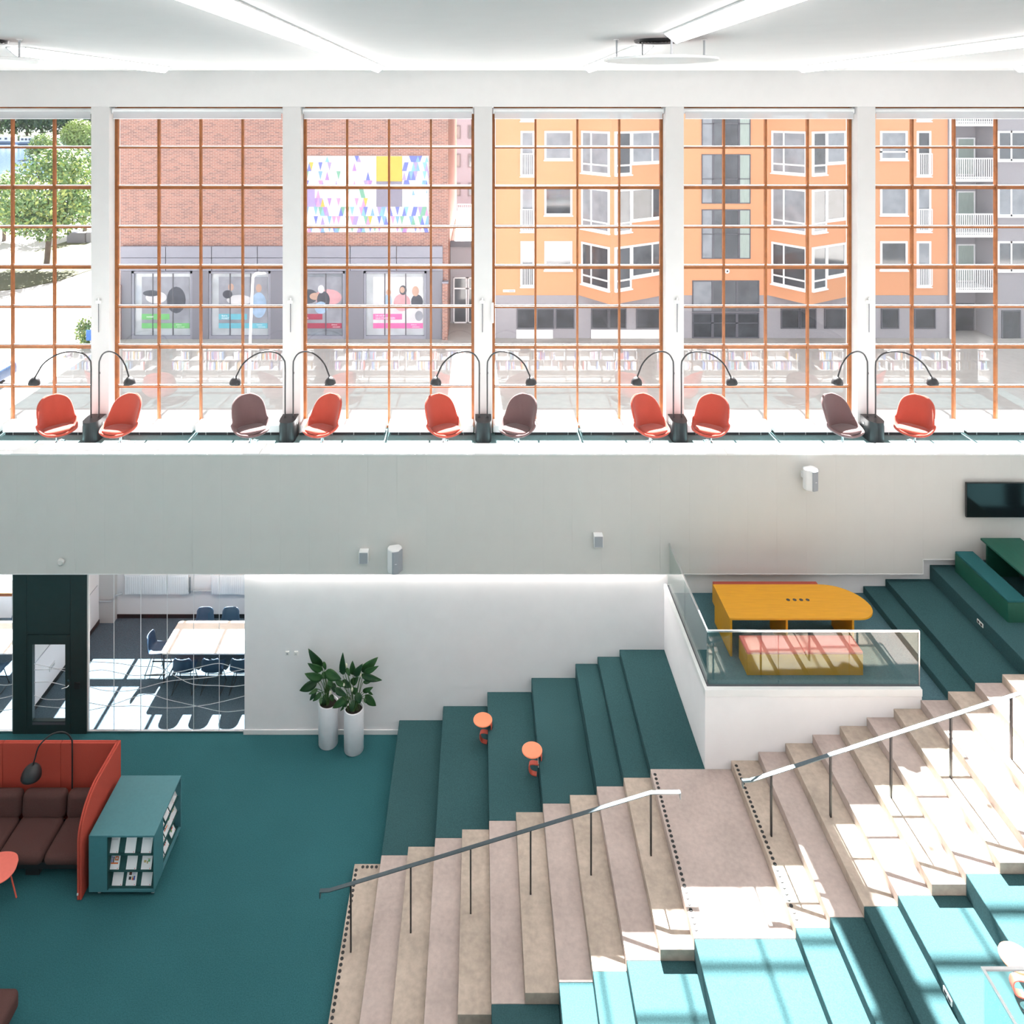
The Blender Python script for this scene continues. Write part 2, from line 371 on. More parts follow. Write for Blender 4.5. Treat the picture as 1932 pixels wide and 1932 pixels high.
# carpeted tiers behind and in front of it
def tiers(name, label, rows, y0, y1):
    t = thing(name, label, 'seating tiers', (rows[0][1], (y0+y1)/2, 0), kind='structure')
    for k, a, b, *yy in rows:
        box('tier', 'carpet_step', (a, b, yy[0] if yy else y0, y1, 0, R*k), t, bevel=.012)
    return t
tiers('seating_tiers_back', 'teal carpeted seating tiers in front of the white lower wall',
      [(2, XS(2), XS(4)), (4, XS(4), XS(6)), (6, XS(6), XS(8)), (8, XS(8), XS(10)), (10, XS(10), XS(11)), (11, XS(11), XS(12)), (12, XS(12), 3.87)], YC1, YW)
tiers('seating_tiers_upper', 'teal carpeted tiers rising beside the yellow table platform',
      [(21, XS(21), XS(22)), (22, XS(22), XS(24)), (24, XS(24), XR0)], YC1, YW)
tiers('seating_tiers_front', 'sunlit teal carpeted seating tiers on the near side of the concrete stairs',
      [(2, XS(2), XS(4)), (4, XS(4), XS(6)), (6, XS(6), XS(8)), (8, XS(8), XS(9)), (9, XS(9), XS(10)), (10, XS(10), XS(12)), (12, XS(12), XS(13)), (13, XS(13), XS(14)), (14, XS(14), XS(15)),
       (15, XS(15), XS(16), 8.1), (16, XS(16), XS(18), 8.1), (18, XS(18), XS(20), 8.1), (20, XS(20), XS(22), 8.1), (22, XS(22), XS(24)), (24, XS(24), XR0)], 3.0, YC0)
# platform with the yellow table
ZF = R*20
struct(box('floor_platform', 'carpet_platform', (3.99, XS(21), 13.22, YW, ZF-.06, ZF)), 'blue grey carpet floor under the yellow table', 'floor')
pl = thing('wall_platform_front', 'white block wall carrying the raised platform', 'wall', (5.7, 13.1, R*12), kind='structure')
MB().box(3.87, XS(21), YC1, YW, R*11.5, ZF-.06).build('body', 'plaster', pl)
MB().box(3.86, 7.59, YC1-.02, 13.16, 3.03, 3.15).build('curb', 'white_lacquer', pl, bevel=.004)
MB().box(3.86, 3.92, 13.16, YW, 3.03, 3.15).build('curb', 'white_lacquer', pl, bevel=.004)
MB().box(3.87, 7.59, YC1, 13.22, ZF-.06, 3.03).box(3.87, 3.99, 13.22, YW, ZF-.06, 3.03).build('upstand', 'plaster', pl)
MB().box(7.57, XS(21), YC1, 13.22, ZF-.06, ZF).build('floor_edge', 'carpet_platform', pl)
struct(box('wall_near_platform', 'plaster', (5.26, XS(21), 3.0, 8.06, 0, ZF)), 'white block of the near platform below the frame', 'wall')
# outer wall, columns, beam, ceiling
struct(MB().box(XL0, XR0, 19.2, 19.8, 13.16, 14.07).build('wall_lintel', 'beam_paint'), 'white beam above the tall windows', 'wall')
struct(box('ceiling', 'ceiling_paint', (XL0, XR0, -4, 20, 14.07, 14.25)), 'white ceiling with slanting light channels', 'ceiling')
struct(box('wall_side_far_left', 'plaster', (XL0-.2, XL0, -4, 20, 0, 14.07)), 'white end wall beyond the sofa', 'wall')
struct(box('wall_side_far_right', 'plaster', (XR0, XR0+.2, -4, 20, 0, 14.07)), 'white end wall beyond the top of the stairs', 'wall')
bw = thing('wall_near', 'white wall with flat piers on the camera side', 'wall', (0, -4, 0), kind='structure')
MB().box(XL0, XR0, -4.3, -4, 0, 14.07).build('spandrel', 'plaster', bw)
for xc in XCOL: MB().box(xc-.35, xc+.35, -4, -3.9, 5.0, 13.1).build('pier', 'plaster', bw)
names = ['first', 'second', 'third', 'fourth', 'fifth', 'sixth', 'seventh']
for i, xc in enumerate(XCOL):
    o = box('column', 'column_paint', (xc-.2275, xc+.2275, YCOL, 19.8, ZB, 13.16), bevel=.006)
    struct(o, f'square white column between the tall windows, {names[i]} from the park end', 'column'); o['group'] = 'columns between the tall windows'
ex = thing('wall_outer', 'white outer wall below the tall windows', 'wall', (0, 19.65, 0), kind='structure')
bays = [((XCOL[i]+XCOL[i+1])/2, XCOL[i]+.2275, XCOL[i+1]-.2275) for i in range(6)]
def wl(a, b, z0, z1): MB().box(a, b, 19.65, 19.9, z0, z1).build('wall_piece', 'plaster', ex)
wl(XL0, bays[0][1], 0, ZB-.06); wl(bays[0][1], bays[0][2], 0, .55); wl(bays[0][1], bays[0][2], 3.35, ZB-.06)
wl(bays[0][2], bays[1][1], 0, ZB-.06); wl(bays[1][1], bays[1][2], 0, 1.22); wl(bays[1][1], bays[1][2], 3.35, ZB-.06); wl(bays[1][2], XR0, 0, ZB-.06)
# ------------------------------------------------------------------ tall windows
PIT, ROW = 1.0725, 1.0205
pane_me = MB().box(-PIT/2+.02, PIT/2-.02, -.003, .003, -ROW/2+.02, ROW/2-.02).build('pane', 'window_glass', None, local=True, mesh_only=True)
bayname = ['by the park', 'facing plain brick', 'facing the mural', 'facing the first bay windows', 'facing the stairwell glazing', 'facing the balconies']
for bi, (xc, xa, xb) in enumerate(bays):
    wn = thing(f'window_{bi+1}', f'tall window with orange wooden grid {bayname[bi]}', 'window', (xc, YG, 4.97), kind='structure')
    for j in range(5):
        wd = .05 if 0 < j < 4 else .075
        xx = xc+(j-2)*PIT; lo = ZB if j == 2 else 4.97
        MB().box(xx-wd/2, xx+wd/2, YG-.06, YG+.045, lo, 13.14).build('mullion', 'wood', wn, bevel=.004)
    for i in range(9):
        th = {0: .10, 8: .10}.get(i, .082 if i % 2 == 0 else .042); zz = 4.97+i*ROW
        tr_ = MB().box(xc-2*PIT, xc+2*PIT, YG-.035, YG+.035, zz-th/2, zz+th/2).build('transom', 'wood', wn, bevel=.004)
        if 0 < i < 8: MB().box(xc-2*PIT, xc+2*PIT, YG+.004, YG+.04, zz+th/2, zz+th/2+.026).build('transom_strip', 'white_lacquer', tr_)  # thin white strip along the outer top edge of the transom
    for i in range(8):
        for j in range(4):
            o = link('pane', pane_me, wn); o.location = Vector((xc+(j-1.5)*PIT, YG, 4.97+(i+.5)*ROW))-ORG[wn.name]
# lower windows of the meeting rooms
for bi, z0 in ((0, .58), (1, 1.25)):
    xc, xa, xb = bays[bi]; n = 7+bi
    wn = thing(f'window_{n}', ['low wooden window of the end meeting room', 'wooden window above the meeting room radiators'][bi], 'window', (xc, 19.75, z0), kind='structure')
    for j in range(5): MB().box(xc+(j-2)*PIT-.04, xc+(j-2)*PIT+.04, 19.68, 19.80, z0, 3.35).build('mullion', 'wood', wn)
    for zz, th in ((z0, .10), (2.02, .09), (3.32, .08)): MB().box(xa, xb, 19.66, 19.80, zz-th/2, zz+th/2).build('transom', 'wood', wn)
    for j in range(4): MB().box(xc+(j-2)*PIT+.03, xc+(j-1)*PIT-.03, 19.742, 19.748, z0, 3.3).build('pane', 'window_glass', wn)
# roller blinds
bf = bpy.data.materials.new('blind_mesh'); bf.use_nodes = True; t = bf.node_tree; t.nodes.clear()
o_ = nd(t, 'ShaderNodeOutputMaterial'); mx = nd(t, 'ShaderNodeMixShader'); mx.inputs[0].default_value = .62
tr = nd(t, 'ShaderNodeBsdfTransparent'); df = nd(t, 'ShaderNodeBsdfDiffuse'); df.inputs[0].default_value = (.62, .63, .65, 1)
t.links.new(tr.outputs[0], mx.inputs[1]); t.links.new(df.outputs[0], mx.inputs[2]); t.links.new(mx.outputs[0], o_.inputs[0]); M['blind_mesh'] = bf
for bi, (xc, xa, xb) in enumerate(bays):
    r = thing('roller_blind', f'white roller blind rolled up above the window {bayname[bi]}', 'blind', (xc, 19.36, 12.85), group='rolled up blinds above the tall windows')
    MB().tube([(xa+.03, 19.36, 13.055), (xb-.03, 19.36, 13.055)], .07, 16).build('roll', 'white_lacquer', r, smooth=True)
    MB().box(xa+.06, xb-.06, 19.293, 19.296, 12.865, 13.05).build('fabric', 'blind_mesh', r)
    MB().box(xa+.06, xb-.06, 19.287, 19.302, 12.85, 12.868).build('bottom_bar', 'white_lacquer', r)
    for sx in (xa+.012, xb-.028): MB().box(sx, sx+.016, 19.29, 19.44, 12.98, 13.14).build('bracket', 'pipe_grey', r)
# window benches
for bi, (xc, xa, xb) in enumerate(bays):
    for s, (a, b) in enumerate(((xa+.02, xc-.04), (xc+.04, xb-.02))):
        bo = thing('window_bench', f'low white bench under the window {bayname[bi]}, {"park-side half" if s == 0 else "far half"}', 'bench', ((a+b)/2, 19.2, ZB), group='low white benches under the windows')
        MB().box(a, b, 19.06, 19.46, ZB+.075, ZB+.255).build('box', 'white_lacquer', bo, bevel=.008)
        MB().box(a+.05, b-.05, 19.10, 19.40, ZB, ZB+.075).build('plinth', 'black_plastic', bo)
        for q in range(4): xx = a+.25+(b-a-.5)*q/3; MB().cyl(xx, 19.09, ZB, ZB+.076, .012, 8).build('foot', 'steel', bo)
# glazed meeting room front
gw = thing('wall_glass_front', 'frameless glass front of the meeting room with white wavy lines', 'wall', (-6.6, YW, 0), kind='structure')
def gx(px): return (px-CX)*YW/F
def gz(py): return HC-(py-CY)*YW/F
js = [163, 212.7, 263.5, 313.4, 363.6, 412, 461]
for a, b in zip(js, js[1:]): MB().box(gx(a)+.004, gx(b)-.004, YW+.05, YW+.062, .03, 3.44).build('pane', 'room_glass', gw)
for a in js[1:-1]: MB().box(gx(a)-.004, gx(a)+.004, YW+.049, YW+.063, .03, 3.44).build('joint', 'film_white', gw)
MB().box(gx(163), gx(461), YW+.03, YW+.08, 0, .035).build('bottom_channel', 'steel', gw)
MB().box(gx(163), gx(163)+.03, YW+.03, YW+.08, .03, 3.44).build('side_channel', 'white_lacquer', gw)
gw2 = thing('wall_glass_end', 'glass front of the end meeting room beyond the dark door', 'wall', (-12, YW, 0), kind='structure')
MB().box(XL0, gx(24), YW+.05, YW+.062, .03, 3.44).build('pane', 'room_glass', gw2)
MB().box(XL0, gx(24), YW+.03, YW+.08, 0, .035).build('bottom_channel', 'steel', gw2)
MB().box(gx(24)-.03, gx(24), YW+.03, YW+.08, .03, 3.44).build('side_channel', 'white_lacquer', gw2)
def film(crop, parent, y=YW+.047, wd=.013):
    pts = [(gx(u/3.864), gz(950+v/3.864)) for u, v in crop]
    P = smoothpts([(a, 0, b) for a, b in pts], 8); vs = []; fs = []
    for i, p in enumerate(P):
        d = (P[min(i+1, len(P)-1)]-P[max(0, i-1)]).normalized(); nrm = Vector((-d.z, 0, d.x))*wd/2
        for q in (p+nrm, p-nrm): vs += [(q.x, y-.001, q.z), (q.x, y, q.z)]
    for i in range(len(P)-1):
        a = i*4; b = a+4; fs += [(a, b, b+2, a+2), (a+1, a+3, b+3, b+1), (a, a+1, b+1, b), (a+2, b+2, b+3, a+3)]
    MB().add(vs, fs).build('film_line', 'film_white', parent)
for c in ([(640,1165),(830,1175),(1020,1200),(1120,1200),(1200,1230),(1290,1280),(1405,1330),(1590,1340),(1690,1346),(1780,1335)],
          [(640,1235),(740,1225),(850,1245),(960,1265),(1100,1258),(1290,1240),(1405,1215),(1580,1178),(1680,1200),(1780,1225)],
          [(636,1346),(750,1375),(900,1380),(1020,1360),(1210,1310),(1405,1290),(1550,1275),(1660,1245),(1780,1220)],
          [(640,1520),(780,1490),(1000,1415),(1100,1405),(1210,1440),(1430,1490),(1620,1530),(1780,1518)],
          [(640,1465),(800,1490),(1000,1488),(1210,1503),(1430,1490),(1600,1460),(1780,1415)]): film(c, gw)
for c in ([(-300,1300),(0,1335),(88,1328)], [(-300,1480),(0,1432),(88,1410)], [(-300,1540),(0,1522),(88,1510)]): film(c, gw2)
# dark door unit
dr = thing('door_1', 'tall dark green door panel with a glazed door leaf', 'door', (gx(93), YW, 0), kind='structure')
def dbox(n, px0, px1, z0, z1, mt='door_dark', y0=YW, y1=YW+.1, bevel=.004): return MB().box(gx(px0), gx(px1), y0, y1, z0, z1).build(n, mt, dr, bevel=bevel)
dbox('side_panel', 24, 50.3, 0, 3.445); dbox('side_panel', 132.7, 163, 0, 3.445); dbox('top_panel', 50.6, 132.4, 2.085, 3.445)
lf = MB(); zt, zb_ = gz(1216), gz(1361)
for b in ((50.8, 61, .005, 2.075), (123, 132.2, .005, 2.075)): lf.box(gx(b[0]), gx(b[1]), YW, YW+.09, b[2], b[3])
lf.box(gx(61), gx(123), YW, YW+.09, zt, 2.075).box(gx(61), gx(123), YW, YW+.09, .005, zb_)
leaf = lf.build('door_leaf', 'door_dark', dr)
MB().box(gx(61), gx(123), YW+.05, YW+.06, zb_, zt).build('door_glass', 'room_glass', leaf)
MB().box(gx(61), gx(123), YW-.004, YW, zb_-.07, zb_-.02).build('kick_strip', 'metal_dark', leaf)
hx, hz = gx(129.5), gz(1293)
MB().tube([(hx, YW, hz), (hx, YW-.05, hz), (hx-.02, YW-.055, hz-.005), (hx-.11, YW-.055, hz-.03)], .011, 8).build('handle', 'chrome', leaf, smooth=True)
for zz in (hz, gz(1283)): MB().tube([(hx, YW-.012, zz), (hx, YW+.001, zz)], .024, 14).build('rosette', 'chrome', leaf)
MB().box(gx(141), gx(151), YW-.02, YW, gz(1299), gz(1287)).build('card_reader', 'black_plastic', dr)
for c in ([(240,1180),(350,1203),(475,1235)], [(240,1224),(350,1222),(475,1212)], [(240,1316),(330,1312),(400,1322),(475,1340)], [(240,1412),(320,1438),(400,1442),(475,1437)], [(240,1485),(350,1496),(475,1505)]): film(c, leaf, YW+.045)
# meeting room side wall, skirting
struct(box('wall_meeting_partition', 'plaster', (-9.82, -9.70, YW+.1, 19.65, 0, 3.45)), 'pale partition wall between the two meeting rooms', 'wall')
struct(box('wall_meeting_end', 'plaster', (-3.1, -3.0, YW+.2, 19.65, 0, 3.45)), 'inner end wall of the meeting room', 'wall')
struct(box('baseboard_meeting', 'black_plastic', (-9.70, -9.685, YW+.1, 19.65, 0, .10)), 'black skirting along the meeting room partition', 'baseboard')
struct(box('baseboard_outer', 'black_plastic', (-9.685, -3.1, 19.635, 19.65, 0, .10)), 'black skirting under the radiators', 'baseboard')
struct(box('wall_lower_column', 'column_paint', (-9.70, -9.33, 19.45, 19.65, 0, 3.45)), 'white column stub in the meeting room corner', 'column')
# ------------------------------------------------------------------ ceiling lights
def strip(x, segs, label):
    t = thing('ceiling_light', label, 'ceiling light', (x, 12, 14.07), group='long v-shaped ceiling lights')
    for a, b in segs:
        n = max(1, round((a-b)/1.9)); L = (a-b)/n
        for i in range(n):
            y1 = a-i*L; y0 = y1-L+.012
            MB().prism([(x-.15, 14.055), (x, 13.93), (x+.15, 14.055)], y0, y1, 'y').build('diffuser', 'lamp_white', t)
        MB().box(x-.16, x+.16, b, a, 14.052, 14.069).build('housing', 'white_lacquer', t)
        for y in (a, b): MB().tube([(x-.155, y, 14.055), (x, y, 13.925), (x+.155, y, 14.055)], .007, 6).build('end_frame', 'pipe_grey', t)
strip(-7.2, [(17.45, 11.85), (9.9, -3)], 'long glowing ceiling light ending at the cut-off disc above the park window')
strip(-2.31, [(17.35, -3)], 'long unbroken glowing ceiling light over the brick view')
strip(2.49, [(17.35, 11.6), (9.66, -3)], 'long glowing ceiling light broken by the round disc and dark vent')
strip(7.33, [(17.35, -3)], 'long unbroken glowing ceiling light over the stairwell glazing view')
strip(12.15, [(17.2, -3)], 'glowing ceiling light whose tip shows at the upper right corner')
for x, y, lab in ((2.51, 10.6, 'white round disc hung on four rods below the dark vent'), (-7.0, 10.6, 'white round disc cut by the edge of the picture above the park window')):
    t = thing('ceiling_disc', lab, 'ceiling disc', (x, y, 13.76), group='round white discs hung from the ceiling')
    MB().lathe([(.76, 0), (.78, .006), (.78, .036), (.76, .042)], 64, (x, y, 13.765)).build('disc', 'white_lacquer', t)
    for dx, dy in ((-.607, 0), (.607, 0), (.0, -.62), (-.12, .607)):
        MB().cyl(x+dx, y+dy, 13.80, 14.068, .014, 8).build('rod', 'pipe_grey', t)
        MB().cyl(x+dx, y+dy, 14.058, 14.07, .04, 12).build('rod_cap', 'white_lacquer', t)
    v = thing('ceiling_vent', 'round black ceiling vent above the hanging disc' if x > 0 else 'round black ceiling vent above the cut-off disc', 'vent', (x, y+.1, 14.03), group='round black vents above the discs')
    MB().lathe([(.30, .02), (.33, .0), (.345, .035), (.30, .035)], 40, (x, y+.1, 14.035)).build('rim', 'black_metal', v)
    for q in range(6):
        rr = .27-.045*q; MB().lathe([(rr, .01), (rr+.02, .005), (rr+.02, .03), (rr, .03)], 32, (x, y+.1, 14.03), close=False).build('ring', 'black_metal', v)
    MB().cyl(x, y+.1, 14.062, 14.069, .30, 32).build('throat', 'ink_black', v)
# LED line under the balcony front
l = thing('led_strip', 'thin glowing led line under the balcony front', 'led strip', (-.5, 15.93, 3.42))
MB().box(-4.9, 3.86, 15.945, 15.975, 3.435, 3.446).build('diffuser', 'led_white', l)
MB().box(-4.92, 3.87, 15.94, 15.998, 3.446, 3.45).build('channel', 'white_lacquer', l)
# ------------------------------------------------------------------ handrails
def handrail(name, label, pts, posts):
    y = 11.74; P = [at(a, b, Y=y) for a, b in pts]
    t = thing(name, label, 'handrail', (P[0].x, y, posts[0][2]), group='black handrails on the concrete stairs')
    m = MB(); hw = .03; th = .012; vs = []; fs = []
    for p in P: vs += [(p.x, y-hw, p.z-th), (p.x, y+hw, p.z-th), (p.x, y+hw, p.z), (p.x, y-hw, p.z)]
    for i in range(len(P)-1):
        a = i*4; b = a+4
        for q in range(4): fs.append((a+q, a+(q+1) % 4, b+(q+1) % 4, b+q))
    fs += [(0, 1, 2, 3), (len(vs)-1, len(vs)-2, len(vs)-3, len(vs)-4)]
    m.add(vs, fs); m.build('rail', 'rail_metal', t)
    for px, ptop, zb in posts:
        x = (px-CX)*y/F; zt = HC-(ptop-CY)*y/F
        MB().box(x-.012, x+.012, y-.02, y+.02, zb, zt-.01).build('post', 'black_metal', t)
    for p, s in ((P[0], 1), (P[-1], 1)):
        if abs(p.x) < 9: MB().box(p.x-.006, p.x+.006, y-hw, y+hw, p.z-.10, p.z).build('end_hook', 'rail_metal', t)
handrail('handrail', 'dark flat handrail on six posts, lower flight', [(604, 1680), (622, 1679), (1228, 1494.5), (1283, 1493.5)],
         [(662, 1667, R*1), (775, 1633, R*3), (888, 1598, R*5), (1001, 1564, R*7), (1115, 1529, R*9), (1228, 1496, R*11)])
handrail('handrail', 'shiny flat handrail on the upper flight', [(1401, 1472.5), (1415, 1472), (1932, 1305), (2046, 1268)],
         [(1455, 1460, R*13), (1567, 1423, R*15), (1681, 1386, R*17), (1794, 1350, R*19), (1908, 1313, R*21), (2020, 1277, R*23)])
# ------------------------------------------------------------------ glass balustrades
gb = thing('glass_balustrade', 'glass balustrade with thin steel top rail around the yellow table', 'balustrade', (5.7, 13.2, 3.05))
zt = 4.075
for a, b in ((3.955, 5.16), (5.17, 6.385), (6.395, 7.585)): MB().box(a, b, 13.19, 13.206, 3.13, zt).build('pane', 'rail_glass', gb)
for a, b in ((13.215, 14.65), (14.66, 15.96)): MB().box(3.932, 3.948, a, b, 3.13, zt).build('pane', 'rail_glass', gb)
MB().box(3.925, 7.60, 13.185, 13.211, zt-.012, zt+.016).build('top_rail', 'chrome', gb)
MB().box(3.927, 3.953, 13.211, 15.96, zt-.012, zt+.016).build('top_rail', 'chrome', gb)
MB().box(7.587, 7.607, 13.187, 13.209, 3.05, zt).build('end_post', 'chrome', gb)
MB().box(3.92, 7.60, 13.17, 13.225, 3.03, 3.14).box(3.915, 3.965, 13.225, 15.97, 3.03, 3.14).build('base_channel', 'metal_dark', gb)
gn = thing('glass_balustrade', 'corner of a glass balustrade with steel rail beside the sunlit orange stool', 'balustrade', (5.3, 8.0, R*20))
MB().box(5.32, 6.9, 8.022, 8.038, R*20, 4.055).build('pane', 'rail_glass', gn)
MB().box(5.29, 5.306, 3.3, 8.01, R*20, 4.055).build('pane', 'rail_glass', gn)
MB().box(5.28, 6.9, 8.015, 8.045, 4.045, 4.065).build('top_rail', 'steel', gn)
MB().box(5.28, 5.31, 3.3, 8.015, 4.045, 4.065).build('top_rail', 'steel', gn)
# ------------------------------------------------------------------ yellow table and benches
tt = thing('work_table', 'yellow table with one rounded end and four black cable holes', 'table', (6, 14.6, ZF))
ZT = ZF+.73
poly = [(4.62, 15.12), (4.62, 14.11)]
def arc(cx_, cy_, rx, ry, a0, a1, n): return [(cx_+rx*math.cos(math.radians(a0+(a1-a0)*i/n)), cy_+ry*math.sin(math.radians(a0+(a1-a0)*i/n))) for i in range(n+1)]
poly += arc(7.05, 14.47, .36, .36, -90, 0, 8)+arc(6.71, 14.47, .70, .65, 0, 90, 12)
MB().prism(poly, ZT-.04, ZT).build('table_top', 'yellow_lacquer', tt, bevel=.006)
for x, y0, y1 in ((4.66, 14.14, 15.08), (5.70, 14.16, 14.95), (6.93, 14.16, 15.0)): MB().box(x-.02, x+.02, y0, y1, ZF, ZT-.04).build('leg_panel', 'yellow_lacquer', tt, bevel=.004)
for px in (1486.9, 1499.2, 1511.5, 1523.7):
    p = at(px, 1131.8, Z=ZT); MB().lathe([(.036, -.002), (.036, .004), (.030, .006)], 18, (p.x, p.y, ZT)).build('cable_hole', 'ink_black', tt)
def bench(name, label, b, zf, mt, mc, along='x'):
    x0, x1, y0, y1 = b; t = thing(name, label, 'bench', ((x0+x1)/2, (y0+y1)/2, zf))
    MB().box(x0, x1, y0, y1, zf, zf+.37).build('base', mt, t, bevel=.006)
    MB().box(x0, x1, y0, y1, zf+.37, zf+.42).build('cushion', mc, t, bevel=.016, seg=3)
bench('bench', 'yellow box bench with coral cushion behind the glass balustrade', (4.79, 6.87, 13.67, 14.11), ZF, 'yellow_lacquer', 'coral_cushion')
bench('bench', 'yellow bench with red cushion between the table and the wall', (4.79, 6.93, 15.3, 15.72), ZF, 'yellow_lacquer', 'red_fabric')
bench('bench', 'green bench with teal cushion on the top tier', (9.82, 10.19, 14.19, 15.77), R*24, 'green_lacquer', 'teal_cushion')
gt = thing('work_table', 'dark green table below the wall screen', 'table', (10.75, 14.9, R*24)); z4 = R*24
MB().box(10.30, 11.12, 13.9, 15.7, z4+.69, z4+.73).build('table_top', 'green_lacquer', gt, bevel=.005)
MB().box(10.36, 11.06, 15.58, 15.62, z4, z4+.69).build('leg_panel', 'green_lacquer', gt); MB().box(10.36, 11.06, 13.98, 14.02, z4, z4+.69).build('leg_panel', 'green_lacquer', gt)
MB().box(11.02, 11.06, 14.02, 15.58, z4, z4+.69).build('side_panel', 'ink_black', gt)
bench('bench', 'green bench on the far side of the green table, at the picture edge', (11.25, 11.62, 14.19, 15.77), z4, 'green_lacquer', 'teal_cushion')
# ------------------------------------------------------------------ wall screen, speakers, sockets
tv = thing('wall_screen', 'black flat screen mounted on the pale wall above the green table', 'screen', (10.68, 15.8, 4.68))
x0, x1, z0, z1 = 10.04, 11.32, 4.675, 5.39
MB().box(x0, x1, 15.745, 15.79, z0, z1).build('casing', 'black_plastic', tv, bevel=.005)
MB().box(x0+.012, x1-.012, 15.741, 15.746, z0+.016, z1-.012).build('display', 'screen_black', tv)
MB().box(x0+.45, x1-.45, 15.79, 15.85, z0+.2, z1-.2).build('wall_mount', 'black_metal', tv)
def boxspk(px, py0, py1, w, label):
    yf = 15.70; c = at(px, (py0+py1)/2, Y=yf); zt = HC-(py0-CY)*yf/F; zb = HC-(py1-CY)*yf/F
    t = thing('wall_speaker', label, 'speaker', (c.x, 15.78, zb), group='small speakers on the balcony front')
    MB().box(c.x-w/2, c.x+w/2, yf, 15.845, zb, zt).build('cabinet', 'speaker_white', t, bevel=.008)
    MB().box(c.x-w/2+.012, c.x+w/2-.012, yf-.006, yf+.002, zb+.012, zt-.012).build('grille', 'speaker_grille', t, bevel=.003)
boxspk(685.7, 1042, 1064.5, .19, 'small square white speaker with grey grille, next to a rounded speaker')
boxspk(1129.6, 1011.5, 1033.5, .19, 'small square white speaker with grey grille standing alone near the glass balustrade')
def rspk(px, py0, py1, rz, label):
    yf = 15.62; c = at(px, (py0+py1)/2, Y=yf); zt = HC-(py0-CY)*yf/F; zb = HC-(py1-CY)*yf/F; h = zt-zb
    t = thing('wall_speaker', label, 'speaker', (c.x, yf, zb), rz, group='rounded speakers on the balcony front')
    body = [(-.10, .13), (-.145, .06), (-.145, -.02), (-.06, -.115), (.06, -.115), (.145, -.02), (.145, .06), (.10, .13)]
    MB().prism(body, 0, h).build('cabinet', 'speaker_white', t, local=True, bevel=.02, seg=3, smooth=False)
    gp = [(-.075, -.108), (-.05, -.135), (.05, -.135), (.155, -.03), (.135, -.028), (.056, -.112)]
    MB().prism(gp, .015, h-.015).build('grille', 'speaker_grille', t, local=True, bevel=.004)
    MB().box(-.03, .03, .12, .26, h*.35, h*.65).build('wall_bracket', 'speaker_white', t, local=True)
    MB().box(-.02, .02, -.139, -.135, h*.45, h*.47).build('badge', 'speaker_white', t, local=True)
rspk(745, 1034, 1078, .25, 'rounded white speaker with grey grille beside a small square speaker')
rspk(1530.5, 884, 923, .35, 'rounded white speaker high on the wall above the yellow table')
d = thing('wall_detector', 'faint white round detector on the balcony front above the dark door', 'detector', (at(115, 1060, Y=15.8).x, 15.8, at(115, 1066, Y=15.8).z))
p = at(115, 1060, Y=15.83); MB().lathe([(.075, .0), (.07, .025), (.045, .04)], 24).xf(Matrix.Translation(p) @ Matrix.Rotation(math.pi/2, 4, 'X')).build('body', 'panel', d, smooth=False)
def socket(px, py, label, kind='wall'):
    p = at(px, py, Y=YW); t = thing('wall_socket', label, 'socket', (p.x, YW-.01, p.z-.04), group='sockets by the plants')
    MB().box(p.x-.038, p.x+.038, YW-.022, YW, p.z-.04, p.z+.045).build('plate', 'plastic_white', t, bevel=.006)
    MB().box(p.x-.022, p.x+.022, YW-.026, YW-.021, p.z-.022, p.z+.022).build('insert', 'pipe_grey' if kind == 'sw' else 'speaker_white', t, bevel=.003)
    for s in (-1, 1): MB().box(p.x+s*.008-.003, p.x+s*.008+.003, YW-.028, YW-.025, p.z-.006, p.z+.006).build('hole', 'ink_black', t)
socket(542.5, 1232, 'white wall plate left of the potted plants, farther from them', 'sw'); socket(559, 1232, 'white wall socket right next to the potted plants')
def riser_socket(x, y, z, label):
    t = thing('riser_socket', label, 'socket', (x, y, z-.05), group='sockets in the tier risers')
    MB().box(x-.014, x, y-.085, y+.085, z-.036, z+.036).build('plate', 'plastic_white', t, bevel=.004)
    for s in (-1, 1): MB().box(x-.017, x-.012, y+s*.04-.026, y+s*.04+.026, z-.022, z+.022).build('insert', 'ink_black', t, bevel=.004)
riser_socket(XS(24), 14.37, R*24-.13, 'white double socket in the carpet riser below the green bench')
riser_socket(XS(16), 9.3, R*16-.075, 'white double socket in the sunlit front tier riser')
riser_socket(XS(8), 14.05, R*8-.1, 'small white socket in the riser behind the second orange stool')
# ------------------------------------------------------------------ orange stools
def make_stool():
    t = thing('stool', '', 'stool')
    MB().lathe([(.0, .425), (.175, .425), (.187, .432), (.187, .443), (.178, .45), (.0, .45)], 40, close=False).build('seat', 'orange_lacquer', t, local=True)
    def ribbon(pts, wd, name):
        P = smoothpts([(a, 0, b) for a, b in pts], 6); vs = []; fs = []
        for i, p in enumerate(P):
            d_ = (P[min(i+1, len(P)-1)]-P[max(0, i-1)]).normalized(); nn = Vector((-d_.z, 0, d_.x))*.008
            for q in (p+nn, p-nn): vs += [(q.x, -wd, q.z), (q.x, wd, q.z)]
        for i in range(len(P)-1):
            a = i*4; b = a+4; fs += [(a, b, b+1, a+1), (a+2, a+3, b+3, b+2), (a, a+2, b+2, b), (a+1, b+1, b+3, a+3)]
        fs += [(0, 1, 3, 2), (len(vs)-4, len(vs)-2, len(vs)-1, len(vs)-3)]
        MB().add(vs, fs).build(name, 'coral_lacquer', t, local=True, smooth=False)
    ribbon([(.02, .418), (.11, .412), (.165, .375), (.172, .30), (.150, .235), (.10, .212), (.02, .212), (-.035, .195), (-.055, .145), (-.045, .075), (-.012, .028), (.04, .012), (.085, .010)], .045, 'leg')
    return t
s0 = make_stool()
